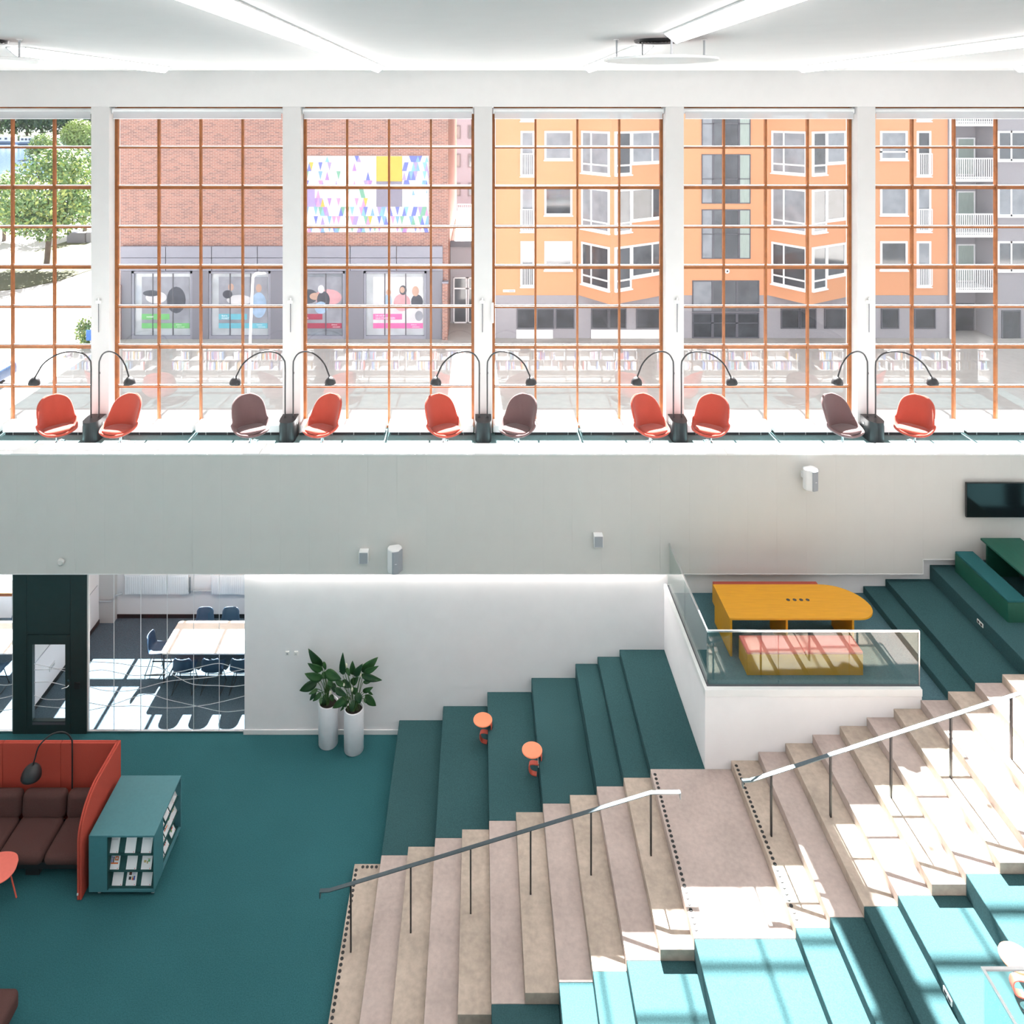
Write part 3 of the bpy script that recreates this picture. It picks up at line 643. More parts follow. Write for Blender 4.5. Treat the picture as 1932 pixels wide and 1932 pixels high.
for i, (px, py, k, lab) in enumerate(((911, 1357, 4, 'orange round stool on a bent ribbon leg, nearer the potted plants'), (1004, 1414, 6, 'orange round stool on a bent ribbon leg, one tier higher up'), (1918, 1806, 16, 'orange round stool bleached by sun behind the near glass balustrade'))):
    s = s0 if i == 0 else copy_tree(s0)
    p = at(px, py, Z=R*k+.45); s.location = (p.x, p.y, R*k); s['label'] = lab; s['group'] = 'orange stools on the tiers'
    s.rotation_euler = (0, 0, -.15)
# ------------------------------------------------------------------ arc lamps
def arc_lamp(name, label, base, yaw, zs, reach, group, sr=.135, pr=.019, knob=True):
    """Slim black arc lamp; zs: pole top, peak and shade heights above its base."""
    t = thing(name, label, 'lamp', base, yaw, group)
    zp, zk, ze = zs; r = reach
    prof = [(0, 0), (0, zp*.5), (0, zp), (.03*r, zp+(zk-zp)*.35), (.12*r, zp+(zk-zp)*.70), (.26*r, zp+(zk-zp)*.92), (.42*r, zk), (.58*r, zp+(zk-zp)*.95), (.74*r, zp+(zk-zp)*.76), (.87*r, zp+(zk-zp)*.46), (.95*r, ze+(zk-ze)*.22), (r, ze)]
    P = smoothpts([(0, -a, b) for a, b in prof], 5)
    MB().tube(P, pr, 8).build('arm', 'black_metal', t, local=True, smooth=True)
    m = MB().lathe([(.0, .0), (sr*.25, .0), (sr*.55, -.18*sr), (sr*.80, -.45*sr), (sr*.95, -.80*sr), (sr, -1.15*sr), (sr*1.0, -1.30*sr), (sr*.96, -1.30*sr), (sr*.9, -.8*sr), (sr*.5, -.3*sr), (0, -.2*sr)], 28, close=False)
    m.xf(Matrix.Translation((0, -r, ze+.01)) @ Matrix.Rotation(-.12, 4, 'X')).build('shade', 'black_plastic', t, local=True, smooth=True)
    MB().lathe([(.03, 0), (.03, .012)], 14, (0, -r, ze+.005)).build('shade_cap', 'black_metal', t, local=True)
    if knob: MB().box(.008, .026, -.012, .012, zp*.83, zp*.83+.05).build('knob', 'black_plastic', t, local=True)
    MB().lathe([(.03, 0), (.03, .008), (.014, .012)], 14).build('base_ring', 'black_metal', t, local=True)
    return t
# ------------------------------------------------------------------ balcony pedestals and lamps
ordn = ['first', 'second', 'third', 'fourth', 'fifth']
for i in range(1, 6):
    xc = XCOL[i]; pos = f'at the {ordn[i-1]} column from the park end'
    t = thing('lamp_pedestal', f'black round-fronted pedestal holding two arc lamps {pos}', 'pedestal', (xc, 18.85, ZB), group='black lamp pedestals on the balcony')
    w_ = .195; poly = [(xc-w_, 19.13), (xc-w_, 18.78)]+arc(xc, 18.78, w_, .22, 180, 360, 14)[1:]+[(xc+w_, 19.13)]
    MB().prism(poly, ZB, ZB+.495).build('body', 'black_metal', t, smooth=False)
    poly2 = [(xc-w_-.004, 19.135), (xc-w_-.004, 18.78)]+arc(xc, 18.78, w_+.004, .224, 180, 360, 14)[1:]+[(xc+w_+.004, 19.135)]
    MB().prism(poly2, ZB+.495, ZB+.51).build('top', 'black_plastic', t)
    for s in (-1, 1): MB().tube([(xc+s*w_, 18.95, ZB+.36), (xc+s*(w_+.012), 18.95, ZB+.36)], .03, 14).build('socket_cap', 'plastic_white', t)
    for s in (-1, 1):
        arc_lamp('arc_lamp', f'black arc lamp at the {ordn[i-1]} column, arching {"towards" if s < 0 else "away from"} the park end', (xc+s*.10, 18.95, ZB+.51), s*math.radians(59), (1.28, 1.70, 1.20), 1.20, 'black arc lamps on the balcony')
# ------------------------------------------------------------------ balcony lounge chairs
def lerp_tab(tab, v):
    for i in range(len(tab)-1):
        if v <= tab[i+1][0]:
            a, b = tab[i], tab[i+1]; u = (v-a[0])/(b[0]-a[0]); u = u*u*(3-2*u)
            return [p+(q-p)*u for p, q in zip(a[1:], b[1:])]
    return list(tab[-1][1:])
def make_lounge(col):
    t = thing('lounge_chair', '', 'chair')
    prof = smoothpts([(0, -.43, .43), (0, -.36, .385), (0, -.22, .355), (0, -.04, .345), (0, .13, .365), (0, .25, .45), (0, .315, .60), (0, .355, .77), (0, .395, .94), (0, .425, 1.06), (0, .445, 1.14)], 3)
    n = len(prof); NU = 16; vs = []; fs = []
    wtab = [(0, .22), (.06, .31), (.18, .40), (.34, .455), (.46, .445), (.58, .405), (.68, .405), (.77, .39), (.85, .345), (.92, .265), (.97, .17), (1.0, .09)]
    rtab = [(0, .05), (.12, .10), (.25, .17), (.40, .27), (.50, .30), (.60, .28), (.72, .22), (.82, .14), (.92, .06), (1.0, .02)]
    hws = [lerp_tab(wtab, j/(n-1))[0] for j in range(n)]; wrs = [lerp_tab(rtab, j/(n-1))[0] for j in range(n)]
    def sm(a): return [a[0]]+[(a[k-1]+2*a[k]+a[k+1])/4 for k in range(1, len(a)-1)]+[a[-1]]
    for _ in range(4): wrs = sm(wrs); hws = sm(hws)
    for j, p in enumerate(prof):
        hw = hws[j]; wr = wrs[j]
        d = (prof[min(j+3, n-1)]-prof[max(j-3, 0)]).normalized(); nn = Vector((0, -d.z, d.y))
        for i in range(NU+1):
            u = -1+2*i/NU; vs.append(p+Vector((hw*(.65*u+.35*math.copysign(math.sin(abs(u)*math.pi/2), u)), 0, 0))+nn*wr*(1-math.cos(u*math.pi/2))**1.15)
    for j in range(n-1):
        for i in range(NU): a = j*(NU+1)+i; fs.append((a, a+1, a+NU+2, a+NU+1))
    MB().add(vs, fs).build('shell', col, t, local=True, smooth=True, solid=.055, subsurf=1)
    # seat cushion
    m = MB(); ring = []
    for k in range(28):
        a = 2*math.pi*k/28; ca, sa = math.cos(a), math.sin(a); e = .75
        ring.append((.335*math.copysign(abs(ca)**e, ca), -.085+.30*math.copysign(abs(sa)**e, sa)))
    lev = [(.86, .40), (1.0, .425), (1.02, .455), (.96, .485), (.75, .497), (.35, .502)]
    vv = [(x*s, -.085+(y+.085)*s, z+.02*(-(y+.085)/.3)) for s, z in lev for x, y in ring]
    ff = [(j*28+i, j*28+(i+1) % 28, (j+1)*28+(i+1) % 28, (j+1)*28+i) for j in range(len(lev)-1) for i in range(28)]+[tuple(range((len(lev)-1)*28, len(lev)*28)), tuple(reversed(range(28)))]
    m.add(vv, ff).build('seat_cushion', col, t, local=True, smooth=True)
    MB().cyl(0, 0, .10, .36, .03, 14).build('swivel_post', 'chrome', t, local=True)
    for k in range(4):
        a = math.pi/4+k*math.pi/2; c, s = math.cos(a), math.sin(a)
        MB().tube([(0, 0, .15), (.2*c, .2*s, .10), (.36*c, .36*s, .02)], [.017, .014, .011], 8).build('leg', 'chrome', t, local=True)
        MB().cyl(.36*c, .36*s, 0, .02, .016, 10).build('glide', 'black_plastic', t, local=True)
    return t
proto = {c: make_lounge(c) for c in ('red_fabric', 'brown_fabric')}; first = {c: True for c in proto}
seats = [(107, 'red_fabric', 45), (227, 'red_fabric', -14), (472, 'brown_fabric', 32), (608, 'red_fabric', -28), (837, 'red_fabric', 32), (978, 'brown_fabric', -32), (1227, 'red_fabric', 24), (1341, 'red_fabric', -34), (1590, 'brown_fabric', 22), (1726, 'red_fabric', -45)]
clab = ['red shell lounge chair nearest the park end, arc lamp shade above it', 'red shell lounge chair between the first pedestal and the plain brick view', 'brown shell lounge chair before the plain brick view', 'red shell lounge chair before the triangle mural, beside the second pedestal',
        'red shell lounge chair on the park side of the middle pedestal', 'brown shell lounge chair just past the middle pedestal', 'red shell lounge chair on the park side of the fourth pedestal', 'red shell lounge chair just past the fourth pedestal', 'brown shell lounge chair turned sideways next to the fifth pedestal', 'red shell lounge chair farthest from the park end']
for (px, c, yaw), lab in zip(seats, clab):
    o = proto[c] if first[c] else copy_tree(proto[c]); first[c] = False
    o.location = ((px-CX)*18.4/F, 18.42, ZB); o.rotation_euler = (0, 0, math.radians(yaw)); o['label'] = lab; o['group'] = 'shell lounge chairs on the balcony'
# column fittings
for i in range(1, 6):
    xc = XCOL[i]; x = xc+(-.02 if i < 4 else .05)
    t = thing('blind_winder', f'white blind winder with thin dark rod on the {ordn[i-1]} column from the park end', 'blind winder', (x, 19.18, 7.5), group='blind winders on the columns')
    MB().box(x-.07, x+.05, 19.15, 19.2, 8.22, 8.30).build('bracket', 'plastic_white', t, bevel=.01)
    MB().cyl(x, 19.165, 8.30, 8.36, .02, 12).build('knob', 'plastic_white', t)
    MB().cyl(x, 19.165, 7.50, 8.22, .009, 8).build('rod', 'metal_dark', t)
t = thing('wall_box', 'narrow white control box on the middle column edge', 'control box', (XCOL[3]+.25, 19.2, 7.75))
MB().box(XCOL[3]+.20, XCOL[3]+.262, 19.12, 19.2, 7.74, 8.24).build('body', 'plastic_white', t, bevel=.008)
MB().box(XCOL[3]+.215, XCOL[3]+.247, 19.115, 19.121, 7.8, 8.18).build('cover', 'plastic_white', t, bevel=.004)
# ------------------------------------------------------------------ sofa
XSO = -6.63
sf = thing('sofa', 'dark brown sofa inside a tall red felt screen', 'sofa', (-7.9, 13.5, 0))
xe = [-6.74, -7.42, -8.22, -9.02, -9.72]
for b, a in zip(xe, xe[1:]):
    MB().box(a+.008, b-.008, 12.92, 13.72, .25, .45).build('seat_cushion', 'sofa_fabric', sf, bevel=.095, seg=6, smooth=True)
    m = MB().box(a+.008, b-.008, 13.62, 13.83, .38, .84); m.xf(Matrix.Translation((0, 13.7, .4)) @ Matrix.Rotation(-.10, 4, 'X') @ Matrix.Translation((0, -13.7, -.4)))
    m.build('back_cushion', 'sofa_fabric', sf, bevel=.10, seg=6, smooth=True)
MB().box(-9.7, -6.8, 13.0, 13.8, .16, .27).build('frame', 'black_metal', sf)
for xx in (-7.65, -9.3): MB().box(xx-.12, xx+.12, 13.05, 13.75, 0, .16).build('leg', 'black_metal', sf, bevel=.01)
# screen: double sheets, back in three panels, rounded side wing
for lay, (y0, y1) in enumerate(((13.95, 13.985), (13.99, 14.025))):
    xs = [XSO, -7.66, -8.72, -9.8]
    for b, a in zip(xs, xs[1:]): MB().box(a+.003, b-.003, y0, y1, .01, 1.51).build('screen_panel', 'red_screen', sf, bevel=.006)
side = [(14.025, .01), (14.025, 1.51), (13.25, 1.51)]+arc(13.25, .95, .62, .56, 90, 180, 12)[1:]+[(12.63, .01)]
for x0 in (XSO-.035, XSO+.005, -9.84, -9.80): MB().prism(list(reversed(side)), x0, x0+.034, 'x').build('screen_wing', 'red_screen', sf, bevel=.006)
MB().box(XSO-.03, XSO-.01, 12.615, 12.63, .10, .13).build('fabric_tag', 'paper', sf)
arc_lamp('floor_lamp', 'slim black arc floor lamp rising behind the brown sofa cushions', (-7.41, 13.88, 0), math.radians(-62), (1.55, 1.86, 1.42), .62, None, sr=.165, pr=.013, knob=False)
# leaf-shaped side table and footstool
p = at(33, 1690, Z=0)
lt = thing('side_table', 'coral leaf-shaped side table cut by the picture edge', 'table', (-8.05, 12.7, 0))
poly = [at(*q, Z=.56) for q in ((35, 1622), (33, 1612), (25, 1607), (10, 1606), (-10, 1610), (-35, 1622), (-50, 1640), (-52, 1655), (-42, 1668), (-20, 1672), (2, 1665), (17, 1655), (29, 1640))]
poly = smoothpts([(q.x, q.y, 0) for q in poly+poly[:1]], 3)[:-1]; poly = [(q.x, q.y) for q in reversed(poly)]
MB().prism(poly, .545, .56).build('table_top', 'coral_top', lt, bevel=.004)
for q, e in (((-7.86, 12.70), (-7.69, 12.67)), ((-8.3, 12.62), (-8.42, 12.5)), ((-8.2, 12.95), (-8.3, 13.0))):
    MB().tube([(q[0], q[1], .547), (q[0]+(e[0]-q[0])*.12, q[1], .50), (e[0], e[1], .012)], .012, 8).build('leg', 'coral_lacquer', lt)
pf = thing('footstool', 'brown upholstered footstool at the lower picture corner', 'footstool', (-7.1, 10.7, 0))
q = at(39, 1860, Z=.44)
MB().box(q.x-1.1, q.x, q.y-.95, q.y, .16, .45).build('cushion', 'sofa_fabric', pf, bevel=.08, seg=5, smooth=True)
for a, b in ((-.12, -.15), (-.98, -.15), (-.12, -.82), (-.98, -.82)): MB().cyl(q.x+a, q.y+b, 0, .18, .02, 10).build('leg', 'black_metal', pf)
# ------------------------------------------------------------------ display cabinet with booklets
cb = thing('display_cabinet', 'teal booklet display cabinet on castors beside the red screen', 'cabinet', (-5.95, 13.26, 0))
X0, X1, Y0, Y1 = -6.50, -5.41, 12.69, 13.84
MB().box(X0, X1, Y0, Y1, .99, 1.02).build('top', 'cabinet_teal', cb, bevel=.004)
MB().box(X0, X1, Y0, Y1, .08, .115).build('base', 'cabinet_teal', cb, bevel=.004)
MB().box(X0, -6.195, Y0, Y0+.02, .115, .99).build('front_panel', 'cabinet_teal', cb)
MB().box(-5.425, X1, Y0, 13.05, .115, .99).build('side_panel', 'cabinet_teal', cb)
MB().box(-5.43, X1, 13.81, Y1, .115, .99).build('side_panel', 'cabinet_teal', cb)
MB().box(X0, X0+.02, Y0+.02, Y1, .115, .99).build('side_panel', 'cabinet_teal', cb)
MB().box(X0, X1-.02, Y1-.02, Y1, .115, .99).build('back_panel', 'cabinet_teal', cb)
MB().box(-6.195, -6.18, Y0, Y0+.30, .115, .99).box(-6.195, -5.425, Y0+.28, Y0+.30, .115, .99).box(-5.72, -5.70, 13.04, 13.82, .115, .99).box(-5.72, -5.425, 13.04, 13.06, .115, .99).build('inner_wall', 'cabinet_inside', cb)
for i, z in enumerate((.115, .385, .66)):
    v = [(-6.18, Y0+.07, z), (-5.43, Y0+.07, z), (-5.43, Y0+.185, z+.25), (-6.18, Y0+.185, z+.25)]
    MB().add(v+[(a, b+.012, c) for a, b, c in v], [(0,1,2,3), (7,6,5,4), (0,4,5,1), (1,5,6,2), (2,6,7,3), (3,7,4,0)]).build('front_rack', 'cabinet_inside', cb)
    MB().box(-6.18, -5.43, Y0+.03, Y0+.07, z, z+.014).build('front_ledge', 'cabinet_inside', cb)
    v = [(-5.49, 13.06, z), (-5.49, 13.81, z), (-5.61, 13.81, z+.25), (-5.61, 13.06, z+.25)]
    MB().add(v+[(a-.012, b, c) for a, b, c in v], [(0,1,2,3), (7,6,5,4), (0,4,5,1), (1,5,6,2), (2,6,7,3), (3,7,4,0)]).build('side_rack', 'cabinet_inside', cb)
    MB().box(-5.49, -5.45, 13.06, 13.81, z, z+.014).build('side_ledge', 'cabinet_inside', cb)
for xx, yy in ((X0+.15, Y0+.08), (X1-.05, Y0+.08), (X0+.15, Y1-.08), (X1-.05, Y1-.08)):
    ca = MB().tube([(xx-.018, yy, .04), (xx+.018, yy, .04)], .04, 16).build('castor', 'pipe_grey', cb)
    MB().box(xx-.026, xx+.026, yy-.02, yy+.02, .05, .082).build('castor_fork', 'steel', ca)
def booklet(center, lean, side, art, label):
    """center: bottom middle; lean: rotation back; side: faces +x instead of -y."""
    t = thing('booklet', label, 'booklet', center, 0, 'white booklets in the teal cabinet')
    w_, h_ = .172, .235
    mm = Matrix.Rotation(math.pi/2 if side else 0, 4, 'Z') @ Matrix.Rotation(-lean, 4, 'X')
    MB().box(-w_/2, w_/2, 0, .006, 0, h_).xf(mm).build('cover', 'paper', t, local=True)
    a = MB()
    for mt, x0, x1, z0, z1 in art+[('ink_red', .055, .068, .008, .018)]: a.use(mt).box(x0, x1, -.0012, 0, z0, z1)
    a.xf(mm).build('print', None, t, local=True)
txt = [('paper_ink', -.06, .05, .208, .211), ('paper_ink', -.06, .03, .200, .203)]
txt3 = txt+[('paper_ink', -.06, .055, .186, .188), ('paper_ink', -.06, .05, .178, .180), ('paper_ink', -.06, .055, .170, .172)]
ring = [('ink_orange', -.06, .06, .07, .09), ('ink_orange', .0, .06, .115, .17), ('paper', .015, .045, .13, .155), ('ink_blue', -.055, -.04, .09, .17), ('ink_black', -.03, -.012, .09, .165), ('ink_gold', -.054, -.043, .13, .15)]
gold = txt+[('ink_gold', -.05, -.01, .09, .12), ('ink_gold', .0, .02, .075, .11), ('ink_green', .02, .05, .10, .13), ('ink_gold', .01, .055, .135, .142)]
quad = txt+[('ink_brown', -.05, -.005, .135, .185), ('mural_pale', .005, .055, .14, .185), ('ink_black', -.048, -.008, .075, .115), ('ink_orange', .005, .03, .07, .10), ('ink_gold', .005, .025, .10, .12), ('ink_blue', .03, .055, .07, .125)]
dots = [('ink_red', a, a+.022, b, b+.022) for a, b in ((-.03, .15), (.005, .16), (-.035, .115), (.015, .12), (-.02, .08), (.015, .085))]
fan = txt+[('ink_green', -.04, -.02, .06, .15), ('ink_gold', -.018, -.002, .06, .14), ('ink_red', .0, .045, .08, .15)]
pic = txt+[('ink_green', -.05, .0, .09, .15), ('ink_gold', .0, .04, .10, .15), ('ink_black', -.045, .045, .155, .16)]
hook = txt+[('ink_black', -.01, .012, .10, .16), ('ink_black', .012, .03, .10, .112)]
rows = [(.66, [(-6.125, txt3, 'white booklet with five lines of small text, top shelf front'), (-5.845, txt, 'white booklet with two text lines, middle of the top front shelf'), (-5.575, txt3[:4], 'white booklet with four text lines, top front shelf at the cabinet edge')]),
        (.385, [(-6.115, ring, 'white booklet with orange ring and two figures, second front shelf'), (-5.825, [('paper_ink', -.06, -.03, .205, .208)], 'almost blank white booklet in the middle of the second front shelf'), (-5.575, gold, 'white booklet with golden pictures, second front shelf')]),
        (.115, [(-6.06, [('paper_ink', -.06, -.02, .2, .203)], 'almost blank white booklet, bottom front shelf nearest the red screen'), (-5.83, quad, 'white booklet with brown square and rainbow picture, bottom front shelf'), (-5.575, [('paper_ink', -.06, -.04, .2, .203)], 'almost blank white booklet, bottom front shelf at the cabinet edge')])]
for z, r in rows:
    for x, art, lab in r: booklet((x, Y0+.05+.008, z+.016), .42, False, art, lab)
srows = [(.66, [(13.18, hook, 'white booklet with a dark hook, top side shelf front end'), (13.40, hook, 'white booklet with dark drawing, top side shelf'), (13.60, [], 'plain white booklet on the top side shelf'), (13.74, pic[:4], 'white booklet with green drawing, top side shelf far end')]),
         (.385, [(13.20, gold, 'white booklet with golden drawing, second side shelf front end'), (13.40, ring, 'white booklet with orange and dark figures, second side shelf'), (13.58, pic, 'white booklet with green and gold picture, second side shelf'), (13.74, gold, 'white booklet with golden drawing, second side shelf far end')]),
         (.115, [(13.18, [], 'plain white booklet on the bottom side shelf'), (13.38, dots, 'white booklet with six red dots, bottom side shelf'), (13.66, fan, 'white booklet with red and green fan, bottom side shelf')])]
for z, r in srows:
    for y, art, lab in r: booklet((-5.47-.008, y, z+.016), .44, True, art, lab)
# ------------------------------------------------------------------ potted plants
Z6 = lambda u, v: (560+u/8.78, 1210+v/8.78)
def plant(label, potlabel, cxp, cyp, leaves, flowers):
    pot = thing('plant_pot', potlabel, 'plant pot', (cxp, cyp, 0), group='tall white plant pots')
    MB().lathe([(.190, 0), (.200, .01), (.203, .845), (.200, .852), (.178, .852), (.174, .80)], 40, (cxp, cyp, 0), close=False).build('pot', 'pot_white', pot, smooth=True)
    MB().lathe([(.0, .0), (.190, .0)], 40, (cxp, cyp, .001), close=False).build('base', 'pot_white', pot)
    MB().lathe([(.0, .0), (.176, .0)], 30, (cxp, cyp, .80), close=False).build('soil', 'soil', pot)
    t = thing('potted_plant', label, 'plant', (cxp, cyp, .80), group='broad-leaved plants in the white pots')
    for i, (u0, v0, u1, v1, wd) in enumerate(leaves):
        dy = random.uniform(-.16, .12) if cyp < 15.7 else random.uniform(-.2, .04)
        a = at(*Z6(u0, v0), Y=cyp+dy*.7); b = at(*Z6(u1, v1), Y=cyp+dy-.03)
        d = b-a; L = d.length; d.normalize(); tow = Vector((0, -1, .35)).normalized(); sdv = d.cross(tow).normalized(); nn = sdv.cross(d).normalized()
        W = wd/8.78*cyp/F/2*1.05; vs = []; fs = []; N = 9
        for j in range(N+1):
            s = j/N; wj = W*(math.sin(math.pi*min(1, s**.8))**.75)*(1-.25*s) if 0 < s < 1 else .002
            c = a+d*L*s+nn*(.10*L*math.sin(math.pi*s)-.02)
            for q, lift in ((-1, .18), (-.5, .06), (0, -.02), (.5, .06), (1, .18)): vs.append(c+sdv*wj*q+nn*wj*lift)
        for j in range(N):
            for q in range(4): k = j*5+q; fs.append((k, k+1, k+6, k+5))
        MB().add(vs, fs).build('leaf', 'leaf' if i % 3 else 'leaf_dark', t, smooth=True, solid=.002)
        b0 = Vector((cxp+(a.x-cxp)*.25+random.uniform(-.04, .04), cyp+random.uniform(-.06, .06), .80))
        mid = (b0+a)/2+Vector((0, 0, .10 if a.z > 1 else .2))
        MB().tube(smoothpts([b0, mid, a], 5), .006, 6).build('stalk', 'stem', t, smooth=True)
    for u, v in flowers:
        c = at(*Z6(u, v), Y=cyp-.05); MB().lathe([(.002, -.05), (.018, -.02), (.024, .01), (.004, .05)], 10, c).build('flower', 'spathe', t, smooth=True)
        MB().tube(smoothpts([(cxp, cyp, .80), ((cxp+c.x)/2, cyp, (.8+c.z)/2+.05), (c.x, c.y, c.z-.05)], 5), .005, 6).build('flower_stalk', 'stem', t)
plant('broad-leaved green plant in the pot close to the wall', 'tall white cylinder pot close to the wall', -3.13, 15.78,
      [(420,430,190,130,150), (430,490,180,370,120), (430,620,130,540,150), (340,670,40,825,150), (470,500,735,630,170), (350,790,200,880,70), (320,830,210,990,70), (410,850,260,1000,80), (550,700,470,870,95), (470,880,430,1100,85), (440,340,480,480,70), (420,520,490,620,110), (610,690,620,860,90), (400,920,390,1060,60), (520,640,590,760,110), (360,600,340,690,90), (560,880,600,1010,90)],
      [(515, 575), (560, 855), (540, 650)])
plant('broad-leaved green plant in the pot standing forward of the other', 'tall white cylinder pot standing forward of the other', -2.576, 15.63,
      [(765,570,760,195,115), (820,440,880,580,75), (930,570,920,330,115), (945,590,1085,380,125), (1070,515,1340,270,160), (1110,520,1350,415,95), (1060,555,1410,650,120), (890,710,1020,600,120), (640,630,800,760,100), (750,650,895,770,120), (1095,680,1240,665,65), (1085,840,1260,765,85), (625,785,825,900,115), (845,915,585,1115,130), (860,980,715,1165,55), (1000,850,1045,1040,140), (1135,890,1312,1080,140), (905,840,1010,790,120), (935,970,900,1185,95), (1115,950,1142,1030,45), (1175,825,1262,895,45), (780,480,700,510,60), (1000,960,960,1120,90)],
      [(780, 730), (915, 800), (1055, 560), (820, 400)])
# ------------------------------------------------------------------ meeting room
def mtable(name, label, x0, x1, y0, y1):
    t = thing(name, label, 'table', ((x0+x1)/2, (y0+y1)/2, 0))
    pts = arc(x1-.08, y1-.08, .08, .08, 0, 90, 5)+arc(x0+.08, y1-.08, .08, .08, 90, 180, 5)+arc(x0+.08, y0+.08, .08, .08, 180, 270, 5)+arc(x1-.08, y0+.08, .08, .08, 270, 360, 5)
    MB().prism(pts, .705, .735).build('table_top', 'table_birch', t, bevel=.004)
    for a in (x0+.06, x1-.06):
        for b in (y0+.06, y1-.06): MB().cyl(a, b, 0, .705, .018, 10).build('leg', 'black_metal', t)
    MB().box(x0+.06, x1-.06, y0+.05, y0+.08, .66, .705).box(x0+.06, x1-.06, y1-.08, y1-.05, .66, .705).build('apron', 'black_metal', t)
mtable('meeting_table', 'pale wooden meeting table with rounded corners seen through the glass wall', -7.26, -4.2, 17.34, 18.45)
mtable('meeting_table', 'pale wooden table in the end meeting room beyond the dark door', -13.2, -10.4, 17.34, 18.45)
def make_mchair():
    t = thing('meeting_chair', '', 'chair'); vs = []; fs = []
    prof = smoothpts([(0, -.23, .455), (0, -.1, .44), (0, .08, .435), (0, .17, .46), (0, .21, .56), (0, .225, .68), (0, .245, .80)], 3); n = len(prof); NU = 8
    for j, p in enumerate(prof):
        v = j/(n-1); hw = lerp_tab([(0, .19), (.1, .22), (.5, .23), (.9, .205), (1, .15)], v)[0]
        d = (prof[min(j+1, n-1)]-prof[max(j-1, 0)]).normalized(); nn = Vector((0, -d.z, d.y))
        for i in range(NU+1): u = -1+2*i/NU; vs.append(p+Vector((hw*u, 0, 0))+nn*.05*abs(u)**2.5)
    for j in range(n-1):
        for i in range(NU): a = j*(NU+1)+i; fs.append((a, a+1, a+NU+2, a+NU+1))
    MB().add(vs, fs).build('seat_shell', 'chair_blue', t, local=True, smooth=True, solid=.014)
    for s in (-1, 1):
        MB().tube(smoothpts([(s*.14, -.12, .44), (s*.21, -.21, .03), (s*.21, -.23, .012), (s*.22, .0, .01), (s*.22, .22, .012), (s*.215, .21, .03), (s*.14, .08, .43)], 4), .009, 8).build('sled_leg', 'black_metal', t, local=True, smooth=True)
    MB().tube([(-.21, -.15, .2), (.21, -.15, .2)], .008, 8).build('cross_bar', 'black_metal', t, local=True)
    return t
mc = make_mchair()
mch = [(-7.52, 17.88, 90, 'blue shell chair at the head of the meeting table'), (-6.66, 17.28, 180, 'blue chair with its back to the glass wall, nearest the table end'), (-6.02, 17.28, 180, 'blue chair with its back to the glass wall, middle of the row'), (-5.38, 17.28, 180, 'blue chair with its back to the glass wall, beside the white wall edge'),
       (-6.76, 18.62, 0, 'blue chair back showing beyond the meeting table, nearer the table head'), (-6.13, 18.62, 0, 'blue chair back showing beyond the meeting table, nearer the white wall edge'), (-10.95, 17.2, 180, 'blue chair with its back to the glass in the end meeting room'), (-11.35, 18.72, 0, 'dark chair back behind the table of the end meeting room'), (-5.45, 18.62, 0, 'blue chair behind the meeting table, mostly hidden by the white wall')]
for i, (x, y, a, lab) in enumerate(mch):
    o = mc if i == 0 else copy_tree(mc); o.location = (x, y, .004); o.rotation_euler = (0, 0, math.radians(a)); o['label'] = lab; o['group'] = 'blue meeting chairs'
def radiator(x0, x1, label):
    t = thing('radiator', label, 'radiator', ((x0+x1)/2, 19.55, .64), group='white radiators in the meeting room'); n = int((x1-x0)/.055)
    MB().box(x0, x1, 19.55, 19.63, .66, 1.15).build('body', 'radiator_paint', t, bevel=.01)
    for i in range(n): xx = x0+.03+(x1-x0-.06)*i/(n-1); MB().box(xx-.017, xx+.017, 19.538, 19.552, .68, 1.13).build('rib', 'radiator_paint', t, bevel=.006)
    MB().box(x0-.005, x1+.005, 19.545, 19.635, 1.15, 1.165).build('top_grille', 'radiator_paint', t)
radiator(-9.10, -7.47, 'white ribbed radiator near the partition wall'); radiator(-6.88, -5.1, 'white ribbed radiator partly hidden by the white wall')
pp = thing('heating_pipe', 'grey heating pipe running between the radiators', 'pipe', (-7.4, 19.6, .6))
MB().tube([(-9.68, 19.42, .58), (-9.36, 19.42, .58), (-9.26, 19.46, .72), (-9.12, 19.50, .72)], .022, 8).build('pipe', 'pipe_grey', pp); MB().tube([(-7.47, 19.58, .74), (-6.88, 19.58, .74)], .022, 8).build('pipe', 'pipe_grey', pp)
MB().tube([(-7.42, 19.56, .70), (-7.42, 19.56, 1.12)], .018, 8).build('valve', 'steel', pp)
t = thing('whiteboard', 'white writing board on the meeting room partition', 'whiteboard', (-9.69, 18.0, 1.0))
MB().box(-9.70, -9.68, 16.6, 19.3, 1.05, 2.6).build('board', 'white_lacquer', t); MB().box(-9.70, -9.675, 16.58, 19.32, 1.03, 1.05).build('frame', 'steel', t)
t = thing('wall_socket', 'white double socket low on the meeting room partition', 'socket', (-9.69, 16.95, .3)); p = at(172, 1176, Y=17.5)
MB().box(-9.70, -9.686, 17.2, 17.42, .42, .52).build('plate', 'plastic_white', t); MB().box(-9.688, -9.683, 17.23, 17.39, .445, .495).build('insert', 'pipe_grey', t)

for xx, lab in ((-6.6, 'long white fill panel added to brighten the meeting room'), (-12.0, 'long white fill panel added to brighten the end meeting room')):
    t = thing('fill_panel', lab, 'ceiling light', (xx, 17.8, 3.40), group='added fill panels inside the meeting rooms')  # unseen emitter added under the slab to brighten the room
    MB().box(xx-1.2, xx+1.2, 17.65, 17.95, 3.41, 3.45).build('housing', 'white_lacquer', t); MB().box(xx-1.17, xx+1.17, 17.68, 17.92, 3.402, 3.41).build('diffuser', 'fill_white', t)
